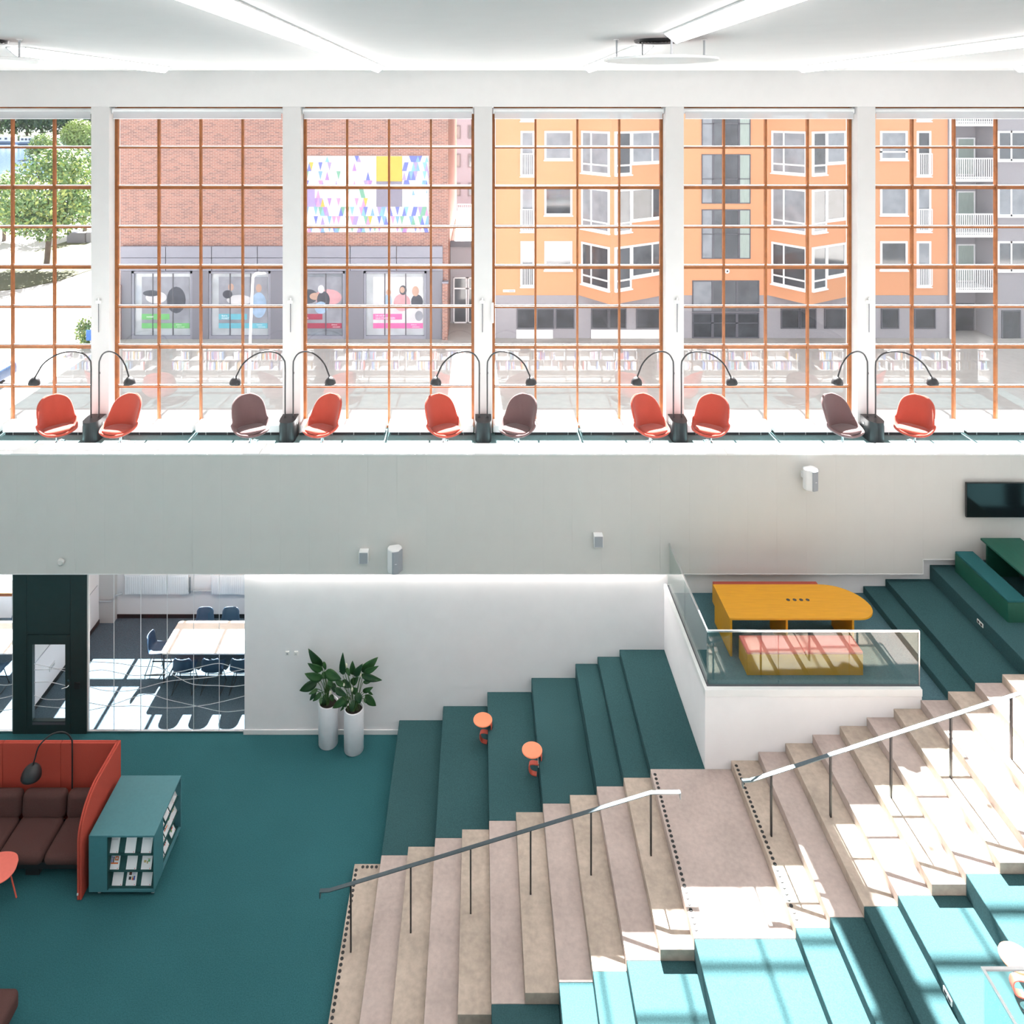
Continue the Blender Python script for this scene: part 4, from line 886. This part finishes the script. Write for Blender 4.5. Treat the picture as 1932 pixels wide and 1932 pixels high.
# ------------------------------------------------------------------ outdoors
YE, ZG = 42.0, .5
def ex_(px, Y=YE): return (px-CX)*Y/F
def ez(py, Y=YE): return HC-(py-CY)*Y/F
struct(box('ground_street', 'ground_pale', (-260, 140, 20.4, 140, .2, ZG)), 'pale sunlit street and square outside', 'ground')
# --- brick building
bb = thing('brick_building', 'red brick building with grey stone shop front and triangle mural', 'building', (-11, YE, ZG))
bx0, bx1 = ex_(217), ex_(845)
MB().box(bx0, bx1, YE, 58, ZG, 16).build('brick_wall', 'brick_red', bb)
zt_ = ez(464); zm = ez(485); zl = ez(509)
jx = [ex_(p) for p in (231, 316, 402, 488, 575, 662, 749, 836)]
for a, b in zip(jx, jx[1:]):
    MB().box(a+.02, b-.02, YE-.25, YE+.1, zm+.015, zt_).build('stone_panel', 'stone_grey', bb); MB().box(a+.02, b-.02, YE-.25, YE+.1, zl, zm-.015).build('stone_panel', 'stone_grey', bb)
ops = [(251, 365), (396, 512), (541, 652), (687, 805)]
pe = [231]+[p for o in ops for p in o]+[836]
for a, b in zip(pe[::2], pe[1::2]):
    MB().box(ex_(a)+.01, ex_(b)-.01, YE-.2, YE+.1, ZG, zl-.02).build('stone_pier', 'stone_dark', bb)
MB().box(ex_(835), bx1, YE-.35, YE+.1, ZG, ez(532)).build('brick_pier', 'brick_red', bb); MB().box(ex_(834.5), bx1+.05, YE-.4, YE+.1, ez(532), ez(529)).build('pier_cap', 'stone_grey', bb)
MB().box(bx0, ex_(232), YE-.35, YE+.1, ZG, ez(536)).build('brick_pier', 'brick_red', bb)
for i, (a, b) in enumerate(ops):
    xa, xb = ex_(a), ex_(b); z0, z1 = ez(632), zl-.05
    w_ = MB().box(xa, xa+.12, YE-.16, YE+.05, z0, z1).box(xb-.12, xb, YE-.16, YE+.05, z0, z1).box(xa, xb, YE-.16, YE+.05, z1-.12, z1).box(xa, xb, YE-.16, YE+.05, ZG, z0).build('shop_window', 'stone_grey', bb)
    MB().box(xa+.12, xb-.12, YE-.03, YE-.02, z0, z1-.12).build('pane', 'room_glass', w_)
    for q in (1, 2): xx = xa+(xb-xa)*q/3; MB().box(xx-.03, xx+.03, YE-.05, YE-.01, z0, z1-.12).build('glazing_bar', 'metal_dark', w_)
    MB().box(xa+.12, xb-.12, YE-.019, YE-.012, z0, z1-.12).build('backing', ['poster_pale', 'poster_pale', 'poster_grey', 'poster_pale'][i], w_)
# posters
def poster(i, label, band, bands, shapes, lines, bubble):
    a, b = ops[i]; x0, x1 = ex_(a)+.5, ex_(b)-.2; Y = YE-.035
    t = thing('poster', label, 'poster', ((x0+x1)/2, Y, ez(618)), group='posters in the shop windows')
    W_ = x1-x0; z0, z1 = ez(619), ez(522); H_ = z1-z0
    MB().box(x0, x1, Y, Y+.012, z0, z1).build('sheet', bands, t)
    m = MB()
    for mt, u, v, ru, rv in shapes:
        n = 16; c = [(x0+W_*(u+ru*math.cos(2*math.pi*k/n)), z0+H_*(v+rv*math.sin(2*math.pi*k/n))) for k in range(n)]
        m.use(mt).add([(x, Y-.002-.0006*len(m.f), z) for x, z in c], [tuple(range(n))])
    m.use(band).box(x0, x1, Y-.014, Y, z0, z0+H_*.10)
    if bubble: m.use(band).box(x0, x0+W_*.58, Y-.014, Y, z0+H_*.17, z0+H_*.28)
    for txt_, u, v, sz in lines:
        vs, fs = text_mesh(txt_, sz*H_); m.use('paper').add([(x0+u*W_+p.x*.9, Y-.017, z0+v*H_+p.y) for p in vs], fs)
    m.build('print', None, t)
poster(0, 'green-banded poster in the shop window at the brick building corner', 'poster_green', 'poster_grey', [('poster_dark', .72, .55, .2, .26), ('poster_pale', .3, .6, .22, .12), ('poster_dark', .2, .68, .18, .06)], [('nomadi', .1, .21, .05), ('Eskilstuna', .72, .06, .03), ('stadsmuseum', .74, .02, .03)], True)
poster(1, 'turquoise-banded poster with a round table, second shop window', 'poster_teal', 'poster_grey', [('poster_pale', .42, .55, .26, .10), ('poster_skin', .25, .80, .06, .07), ('poster_blue', .82, .45, .16, .25), ('poster_skin', .82, .78, .06, .08), ('poster_green', .2, .62, .05, .04), ('poster_dark', .18, .66, .1, .08)], [('Bjud in', .06, .23, .045), ('MUSEET', .06, .18, .045), ('Eskilstuna', .78, .06, .03), ('stadsmuseum', .80, .02, .03)], True)
poster(2, 'dark red banded poster with two people, third shop window', 'poster_red', 'poster_grey', [('poster_rose', .7, .6, .3, .16), ('poster_dark', .28, .62, .2, .14), ('poster_skin', .42, .62, .12, .07), ('poster_dark', .6, .55, .14, .17), ('poster_pale', .55, .76, .07, .08), ('poster_blue', .55, .40, .14, .12)], [('10 saker på', .04, .235, .045), ('MEDELTIDA', .04, .185, .045), ('Eskilstuna', .78, .06, .03), ('stadsmuseum', .80, .02, .03)], True)
poster(3, 'pink-banded poster with a bearded person in a rose sweater, fourth shop window', 'poster_pink', 'poster_pale', [('poster_rose', .58, .50, .17, .17), ('poster_dark', .60, .74, .075, .095), ('poster_skin', .585, .745, .05, .06), ('poster_blue', .30, .52, .08, .15), ('poster_skin', .31, .70, .05, .06), ('poster_dark', .88, .52, .12, .14), ('poster_skin', .85, .72, .07, .1), ('poster_grey', .92, .24, .08, .1)], [('Lek och lär i', .05, .235, .045), ('LILLA STADSPARKEN', .05, .185, .045), ('Eskilstuna', .76, .06, .03), ('stadsmuseum', .78, .02, .03)], True)
# mural made of boards with triangle print
mu = thing('mural', 'wall mural of blue, violet and white triangles with a yellow square', 'mural', (ex_(695), YE-.1, ez(438)))
mx0, mx1 = ex_(579.5), ex_(810); mz0, mz1 = ez(438), ez(294)
def MX(u): return ex_(570+u/7.728)
def MZ(v): return ez(280+v/7.728)
rng = random.Random(3)
pal1 = ['mural_blue', 'mural_sky', 'mural_teal', 'mural_green', 'mural_violet', 'mural_pink', 'mural_purple']
for c0, c1 in ((72, 322), (322, 700), (700, 1084), (1084, 1462), (1462, 1848)):
    for r0, r1 in ((108, 480), (480, 850), (850, 1222)):
        MB().box(MX(c0)+.006, MX(c1)-.006, YE-.06, YE, MZ(r1)+.006, MZ(r0)-.006).build('board', 'mural_white', mu)
m = MB(); y_ = YE-.064
rowsv = [(108, 200), (200, 330), (330, 463), (463, 592), (592, 722), (722, 850), (850, 984), (984, 1115), (1115, 1222)]
for ri, (v0, v1) in enumerate(rowsv):
    for ci in range(-1, 28):
        u = 72+ci*66
        for up in (0, 1):
            uc = u+(33 if up else 0)
            dens = .55 if (uc > 1462 and ri < 4) or ri >= 6 else (.15 if 330 < uc < 660 and ri < 6 else .38)
            if rng.random() > dens: continue
            if 1084 < uc < 1462 and ri < 6: continue
            a, b = (uc-33, uc+33); tri = [(a, v1), (b, v1), (uc, v0)] if up else [(a, v0), (b, v0), (uc, v1)]
            tri = [(min(max(p, 74), 1846), q) for p, q in tri]
            if len(set(tri)) < 3: continue
            mt = rng.choice(['mural_blue', 'mural_sky', 'mural_purple', 'mural_blue', 'mural_teal'] if uc > 1462 and ri < 4 else pal1+['mural_pale', 'mural_pale', 'mural_yellow' if rng.random() < .3 else 'mural_pale'])
            m.use(mt).add([(MX(p), y_, MZ(q)) for p, q in tri], [(0, 1, 2)])
for mt, a, b, c, d in (('mural_yellow', 1084, 1460, 112, 478), ('mural_grey', 1084, 1460, 482, 850), ('mural_purple', 74, 190, 590, 850), ('mural_mint', 1462, 1672, 680, 848), ('mural_rose', 1676, 1846, 650, 845)):
    m.use(mt).add([(MX(a), y_-.002, MZ(d)), (MX(b), y_-.002, MZ(d)), (MX(b), y_-.002, MZ(c)), (MX(a), y_-.002, MZ(c))], [(0, 1, 2, 3)])
m.build('print', None, mu)
# --- link building with glass doors, house behind
lk = thing('entrance_link', 'grey entrance link with white-framed glass doors between brick and orange buildings', 'building', (-.6, 45, ZG))
MB().box(bx1+.02, ex_(928), 45, 62, ZG, 5.0).build('wall', 'grey_render', lk); MB().box(bx1+.02, ex_(928), 44.9, 62, 5.0, 5.1).build('roof', 'window_white', lk); MB().box(bx1+.02, ex_(928), 44.85, 45.1, 5.0, 5.35).build('parapet', 'metal_dark', lk)
for a, b in ((-1.55, -.75), (-.70, .1)):
    f_ = MB().box(a, a+.07, 44.93, 45, ZG, 3.2).box(b-.07, b, 44.93, 45, ZG, 3.2).box(a, b, 44.93, 45, 3.13, 3.2).box(a, b, 44.93, 45, 2.5, 2.58).box(a, b, 44.93, 45, ZG, ZG+.08).build('door', 'window_white', lk)
    MB().box(a+.07, b-.07, 44.96, 44.97, ZG+.08, 3.13).build('pane', 'far_glass', f_)
rl = MB().box(-1.6, .55, 55, 55.04, 6.2, 6.25)
for i in range(16): rl.box(-1.6+i*.14, -1.58+i*.14, 55, 55.03, 5.1, 6.2)
rl.build('roof_railing', 'window_white', lk)
hb = thing('house_behind', 'lilac grey house at the end of the gap between the buildings', 'building', (0, 80, ZG))
MB().box(-6, 3.5, 80, 92, ZG, 15).build('wall', 'lilac_render', hb)
for a in (-4.6, -2.9, -1.2, .5):
    for z in (4, 7, 10, 12.6):
        f_ = MB().box(a, a+.9, 79.9, 80, z, z+1.4).build('window', 'metal_dark', hb); MB().box(a+.1, a+.8, 79.87, 79.9, z+.1, z+1.3).build('pane', 'far_glass', f_)
# --- orange apartment building
ob = thing('orange_building', 'orange rendered apartment house with white windows and grey base', 'building', (13, YE, ZG))
ox0, ox1 = ex_(933), ex_(1788); zb0 = ez(557)
MB().box(ox0, ox1, YE, 54, zb0, 17).build('wall', 'orange_render', ob)
MB().box(ox0, ox1, YE+.02, 54, ZG, zb0).build('base_wall', 'grey_render', ob)
MB().box(ex_(928), ox0+.05, YE-.1, YE+.1, ZG, 17).build('downpipe', 'window_white', ob)
MB().cyl(ex_(1791), YE-.12, ZG, 17, .06, 10).build('downpipe', 'window_white', ob)
def win(par, x0, x1, z0, z1, Y, bars=(), hb=(), fr=.11, mt='window_white', gl='far_glass', mat_=None, sill=True):
    b = MB().box(x0, x0+fr, Y-.06, Y+.02, z0, z1).box(x1-fr, x1, Y-.06, Y+.02, z0, z1).box(x0+fr, x1-fr, Y-.06, Y+.02, z1-fr, z1).box(x0+fr, x1-fr, Y-.06, Y+.02, z0, z0+fr)
    for q in bars: xx = x0+(x1-x0)*q; b.box(xx-fr*.4, xx+fr*.4, Y-.06, Y+.02, z0, z1)
    for q in hb: zz = z0+(z1-z0)*q; b.box(x0, x1, Y-.06, Y+.02, zz-fr*.4, zz+fr*.4)
    if sill: b.box(x0-.04, x1+.04, Y-.12, Y, z0-.06, z0)
    p_ = MB().box(x0+fr*.8, x1-fr*.8, Y-.03, Y-.012, z0+fr*.8, z1-fr*.8)
    if mat_ is not None: b.xf(mat_); p_.xf(mat_)
    f_ = b.build('window', mt, par); p_.build('pane', gl, f_); return f_
gls = ['far_glass_pale', 'far_glass', 'far_glass_dark', 'far_glass_pale', 'far_glass']
STO = [ez(247), ez(351.5), ez(455)]; pit = (STO[0]-STO[2])/2
STO = [STO[0]+pit]+STO
gi = 0
for si, zt in enumerate(STO):
    for a, b in ((1027, 1079.6), (1660, 1711.5)):
        gi += 1; win(ob, ex_(a), ex_(b), zt-1.60, zt, YE, hb=(.28,) if a > 1600 and si == 1 else (), gl=gls[gi*3 % 5])
    for a, b in ((982, 1008.5), (1729, 1756)):
        gi += 1; f_ = win(ob, ex_(a), ex_(b), zt-2.50, zt, YE, gl=gls[(gi*2+1) % 5]); rb = MB(); xa, xb = ex_(a), ex_(b)
        rb.box(xa, xb, YE-.16, YE-.12, zt-1.28, zt-1.22).box(xa, xb, YE-.16, YE-.12, zt-2.44, zt-2.38)
        for q in range(9): xx = xa+(xb-xa)*q/8; rb.box(xx-.018, xx+.018, YE-.155, YE-.125, zt-2.4, zt-1.25)
        rb.build('french_railing', 'window_white', ob)
# angular bay windows
def oriel(pa, pap, pb):
    xa, xb = ex_(pa), ex_(pb); ya = YE-2.1; xp = (pap-CX)*ya/F
    MB().prism([(xa, YE), (xp, ya), (xb, YE)], zb0, 17).build('bay_wall', 'orange_render', ob)
    for si, zt in enumerate(STO):
        for (ax, ay), (bx, by), (f0, f1), dz, bars, hbs in (((xa, YE), (xp, ya), (.10, .95), 2.30, (.36,), (.22,)), ((xp, ya), (xb, YE), (.06, .36), 2.30, (.0,), (.22,)), ((xp, ya), (xb, YE), (.36, .97), 1.75, (.66,), ())):
            d = Vector((bx-ax, by-ay, 0)); L = d.length; ang = math.atan2(d.y, d.x)
            mm = Matrix.Translation((ax, ay, 0)) @ Matrix.Rotation(ang, 4, 'Z')
            win(ob, L*f0, L*f1, zt+.02-dz, zt+.02, 0, bars=bars, hb=hbs, gl=gls[(si*2+int(f0*10)) % 5], mat_=mm)
oriel(1092, 1154, 1252); oriel(1449, 1527, 1612)
# stairwell glazing
xs_ = [ex_(p) for p in (1323.6, 1345, 1366, 1394, 1415.5)]
for k, zt in enumerate((ez(187), ez(291), ez(395))):
    zb_ = zt-ez(0)+ez(93)
    for j in range(4):
        win(ob, xs_[j], xs_[j+1], zb_, zt, YE, hb=(.5,), fr=.05, mt='metal_dark', gl=['far_glass_pale', 'far_glass', 'far_glass_dark', 'curtain'][j], sill=False)
# ground floor openings
for a, b in ((975, 1010), (1012, 1046), (1048, 1084), (1115, 1148), (1149, 1182), (1200, 1245), (1473, 1508), (1509, 1540), (1555, 1600), (1662, 1696), (1725, 1765)):
    win(ob, ex_(a), ex_(b), ez(620), ez(582), YE+.02, fr=.06, mt='metal_dark', gl='far_glass_dark', sill=False)
for a, b in ((1306, 1344), (1344, 1390), (1390, 1432)):
    win(ob, ex_(a), ex_(b), ZG, ez(590), YE+.02, fr=.07, mt='metal_dark', gl='far_glass_dark', hb=(.6,), sill=False); win(ob, ex_(a), ex_(b), ez(588), ez(529), YE, fr=.06, mt='metal_dark', gl='far_glass_pale' if a < 1310 else 'far_glass', sill=False)
MB().box(ex_(974), ex_(1043), YE-.05, YE, ez(648), ez(622)).box(ex_(1115), ex_(1245), YE-.05, YE, ez(640), ez(622)).build('pale_panel', 'window_white', ob)
sg = thing('house_sign', 'small white number sign on the orange facade above the grey base', 'sign', (ex_(960), YE-.03, ez(552)))
MB().box(ex_(949), ex_(972), YE-.03, YE, ez(551), ez(546.5)).build('plate', 'window_white', sg); MB().box(ex_(960), ex_(970), YE-.034, YE-.03, ez(549.5), ez(548)).build('lettering', 'stone_dark', sg)
wl_ = thing('wall_lamp', 'small round wall lamp above the entrance of the orange house', 'lamp', (ex_(1371), YE-.1, ez(512)))
MB().lathe([(.0, 0), (.14, 0), (.14, .08), (.05, .12)], 16, close=False).xf(Matrix.Translation((ex_(1371), YE, ez(511))) @ Matrix.Rotation(math.pi/2, 4, 'X')).build('dome', 'window_white', wl_)
# --- balcony house at the end
gh = thing('grey_building', 'grey rendered apartment house with stacked white balconies', 'building', (32, YE, ZG))
rx0, rx1 = ex_(1797), ex_(1874)
MB().box(rx1, 44, YE, 54, ZG, 17).box(rx0, rx1, YE+1.5, 54, ZG, 17).box(ox1, rx0, YE+.1, 54, ZG, 17).build('wall', 'grey_render', gh)
for k, zt in enumerate(STO):
    zf = zt-2.62
    MB().box(rx0, rx1, YE-.25, YE+1.5, zf-.15, zf).build('balcony_slab', 'window_white', gh)
    rb = MB().box(rx0, rx1, YE-.24, YE-.18, zf+1.08, zf+1.15).box(rx0, rx1, YE-.24, YE-.18, zf+.06, zf+.11)
    for q in range(19): xx = rx0+.05+(rx1-rx0-.1)*q/18; rb.box(xx-.02, xx+.02, YE-.23, YE-.19, zf-.12, zf+1.1)
    rb.build('balcony_railing', 'window_white', gh)
    win(gh, rx0+.15, rx0+1.1, zf+.05, zf+2.2, YE+1.5, gl='far_glass_dark', sill=False); win(gh, rx0+1.15, rx1-.05, zf+.05, zf+2.2, YE+1.5, gl='curtain', sill=False, fr=.08)
    win(gh, ex_(1881), ex_(1960), zt-1.65, zt, YE, bars=(.33,), gl=gls[(k+3) % 5]); win(gh, ex_(2010), ex_(2070), zt-1.65, zt, YE, gl='far_glass')
for a, b in ((1889, 1925), (1940, 1990)): win(gh, ex_(a), ex_(b), ez(640), ez(585), YE, fr=.06, mt='metal_dark', gl='far_glass_dark', sill=False)
win(gh, rx0+.1, rx1-.1, ez(640), ez(585), YE+1.5, fr=.06, mt='metal_dark', gl='far_glass_dark', sill=False)
# --- street lamp, shrub, sign, car
sl = thing('street_lamp', 'white street lamp post in front of the brick building', 'street lamp', (-9.1, 30, ZG))
MB().tube(smoothpts([(-9.12, 30, ZG), (-9.02, 30, 4.0), (-8.93, 30, 6.2), (-8.90, 30, 6.50), (-8.80, 30, 6.62), (-8.66, 30, 6.65)], 6), .055, 10).build('post', 'window_white', sl, smooth=True)
MB().lathe([(.02, .03), (.12, .02), (.15, -.02), (.10, -.04)], 16).xf(Matrix.Translation((-8.62, 30, 6.65)) @ Matrix.Diagonal((1.6, .8, 1, 1))).build('head', 'window_white', sl, smooth=True)
def leaves(m, c, rad, n, size, rng, mats=('foliage_a',), shell=.55):
    for i in range(n):
        while True:
            d = Vector((rng.gauss(0, 1), rng.gauss(0, 1), rng.gauss(0, 1)))
            if d.length > .1: break
        d.normalize(); r = shell+(1-shell)*rng.random()
        p = Vector(c)+Vector((d.x*rad[0], d.y*rad[1], d.z*rad[2]))*r
        a = Vector((rng.gauss(0, 1), rng.gauss(0, 1), rng.gauss(0, 1))).normalized(); b = a.cross(d).normalized() if abs(a.dot(d)) < .95 else a.orthogonal().normalized()
        s = size*rng.uniform(.6, 1.3); m.use(rng.choice(mats)).add([p-a*s, p+b*s*.55, p+a*s, p-b*s*.55], [(0, 1, 2, 3)])
def tree(name, label, base, h, crowns, mats, n, size, trunk=.25, lean=0, group='park trees'):
    rng = random.Random(len(label)*7+int(base[0])); t = thing(name, label, 'tree', base, group=group)
    m = MB()
    for (dx, dy, dz, rx, ry, rz) in crowns:
        vol = rx*ry*rz; leaves(m, (base[0]+dx, base[1]+dy, base[2]+dz), (rx, ry, rz), max(60, int(n*(rx*rz)/sum(c[3]*c[5] for c in crowns))), size, rng, mats)
    o = m.build('crown', None, t); o['kind'] = 'stuff'
    if trunk:
        top = max(c[2] for c in crowns)
        MB().tube(smoothpts([base, (base[0]+lean*.5, base[1], base[2]+top*.4), (base[0]+lean, base[1], base[2]+top*.9)], 4), [trunk*1.2]+[trunk]*7+[trunk*.4], 10).build('trunk', 'bark', t, smooth=True)
        for k in range(4):
            a = k*1.7; MB().tube([(base[0]+lean*.6, base[1], base[2]+top*(.5+.08*k)), (base[0]+lean+math.cos(a)*1.4, base[1]+math.sin(a)*1.2, base[2]+top*(.75+.1*k))], [trunk*.4, trunk*.12], 7).build('branch', 'bark', t)
def G(px, py): return at(px, py, Z=ZG)
b1 = G(88, 503)
tree('park_tree', 'large green tree with leaning trunk on the lawn', b1, 9, [(.4, 0, 6.3, 3.3, 3, 3.3), (-1.6, 0, 4.2, 2.6, 2.5, 1.8), (2.4, .5, 4.6, 2.0, 2.3, 1.9), (.2, -.5, 3.6, 2.4, 2.2, 1.5), (1.3, 0, 8.3, 1.9, 1.8, 1.3)], ('foliage_a', 'foliage_a', 'foliage_b'), 9000, .17, .22, .5)
b2 = G(160, 440)
tree('park_tree', 'yellow green tree behind the lawn beside the brick building', b2, 9, [(-.3, 0, 6.0, 2.8, 2.5, 2.7), (.4, 0, 3.6, 3.3, 2.5, 2.0)], ('foliage_b', 'foliage_b', 'foliage_a'), 6000, .18, .2)
b3 = G(8, 455)
tree('park_tree', 'smaller green tree at the left edge of the park view', b3, 8, [(.2, 0, 4.2, 2.8, 2.5, 2.5), (1.0, 0, 2.6, 2.2, 2, 1.3)], ('foliage_a', 'foliage_b'), 5000, .18, .18)
b4 = G(150, 292)
tree('park_tree', 'round pale willow at the water side', b4, 9, [(0, 0, 5.0, 5.2, 4, 5.0)], ('foliage_b',), 5000, .35, .3)
b5 = G(85, 300)
tree('park_tree', 'pale green tree top above the large lawn tree', b5, 8, [(0, 0, 3.4, 4.0, 3, 3.2), (-2.0, 0, 2.0, 3, 3, 2)], ('foliage_b', 'foliage_b', 'foliage_a'), 3500, .3, .3)
for k in range(9):
    px = -30+k*27; bk = G(px, 262.5+(k % 3)*.3)
    tree('far_tree', f'dark tree of the row across the water, {["first","second","third","fourth","fifth","sixth","seventh","eighth","ninth"][k]} from the left', bk, 14, [(0, 0, 10.5, 4.7, 3, 9.0)], ('foliage_far', 'foliage_far', 'foliage_a'), 1300, .75, .5, group='trees across the water')
hg = MB(); rr = random.Random(5); hL = G(-40, 264); hR = G(200, 264)
for k in range(40): u = k/39; leaves(hg, hL.lerp(hR, u)+Vector((0, -6, 1.0)), (2.2, 1, 1.1), 60, .45, rr, ('foliage_b', 'foliage_a'))
tag(hg.build('hedge'), 'long clipped green hedge along the far quay', 'hedge')
struct(box('water_harbour', 'water', (-330, -60, 140, 300, .2, .45)), 'pale blue harbour water beyond the park', 'water')
struct(box('ground_far_bank', 'grass', (-420, 140, 300, 420, .2, .7)), 'far bank beyond the harbour', 'ground')
lw = [G(*p) for p in ((24, 506), (62, 476), (140, 452), (230, 426), (232, 500), (175, 509), (112, 530), (40, 545), (-30, 552), (-20, 520))]
struct(MB().prism([(p.x, p.y) for p in reversed(lw)], ZG, ZG+.06).build('ground_lawn', 'grass'), 'sunny lawn under the large park tree', 'lawn')
wb_ = G(150, 458); t = thing('stone_block', 'grey stone block on the lawn in the tree shade', 'stone block', wb_)
MB().box(wb_.x-1.0, wb_.x+.7, wb_.y-.4, wb_.y+.4, ZG, ZG+1.0).build('block', 'stone_dark', t, bevel=.04); MB().box(wb_.x+.75, wb_.x+1.2, wb_.y-.3, wb_.y+.3, ZG, ZG+1.05).build('post', 'stone_grey', t, bevel=.04)
for i, (a, b, py) in enumerate(((-10, 28, 272), (32, 62, 273.5), (66, 110, 272.5))):
    p0, p1 = at(a, py, Z=.5), at(b, py, Z=.5); t = thing('boat', ['white houseboat with windows at the picture edge', 'small white houseboat in the middle of the quay', 'long white houseboat moored nearest the willow'][i], 'boat', ((p0.x+p1.x)/2, p0.y, .5), group='white boats across the water'); y = p0.y
    MB().box(p0.x, p1.x, y, y+3, .45, 1.5).build('hull', 'boat_blue', t, bevel=.3); MB().box(p0.x+.6, p1.x-.6, y+.4, y+2.6, 1.5, 3.3).build('cabin', 'boat_white', t, bevel=.1)
    for q in range(3): xx = p0.x+1.2+(p1.x-p0.x-3)*q/2; MB().box(xx, xx+.9, y+.36, y+.4, 2.1, 2.8).build('window', 'far_glass_dark', t)
sh = G(164, 655); tree('shrub', 'small green shrub beside the blue sign at the brick corner', sh, 2, [(.1, 0, .8, .75, .6, .85)], ('foliage_b', 'foliage_a'), 900, .10, .05, group=None)
bs = G(171, 662); t = thing('street_sign', 'blue street sign next to the shrub', 'sign', bs)
MB().cyl(bs.x, bs.y, ZG, ZG+1.2, .03, 8).build('post', 'pipe_grey', t); MB().box(bs.x-.22, bs.x+.22, bs.y-.05, bs.y-.02, ZG+.55, ZG+1.1).build('panel', 'sign_blue', t, bevel=.02)
cp = at(-66, 728, Z=ZG); t = thing('parked_car', 'dark blue parked car cut by the picture edge', 'car', cp)
pr_ = [(-2.1, .35), (-2.1, .75), (-1.3, .88), (-.75, 1.38), (.75, 1.42), (1.45, .95), (2.1, .85), (2.15, .35)]
MB().prism([(cp.x+a*.9, ZG+b) for a, b in reversed(pr_)], cp.y-.8, cp.y+.8, 'y').build('body', 'car_blue', t, bevel=.08, seg=3)
MB().prism([(cp.x+a*.9, ZG+b) for a, b in reversed([(-1.15, .92), (-.7, 1.32), (.7, 1.36), (1.25, .95)])], cp.y-.82, cp.y-.79, 'y').build('side_window', 'far_glass_dark', t)
for a in (-1.25, 1.3): MB().tube([(cp.x+a*.9, cp.y-.83, ZG+.32), (cp.x+a*.9, cp.y+.83, ZG+.32)], .32, 20).build('wheel', 'black_plastic', t)
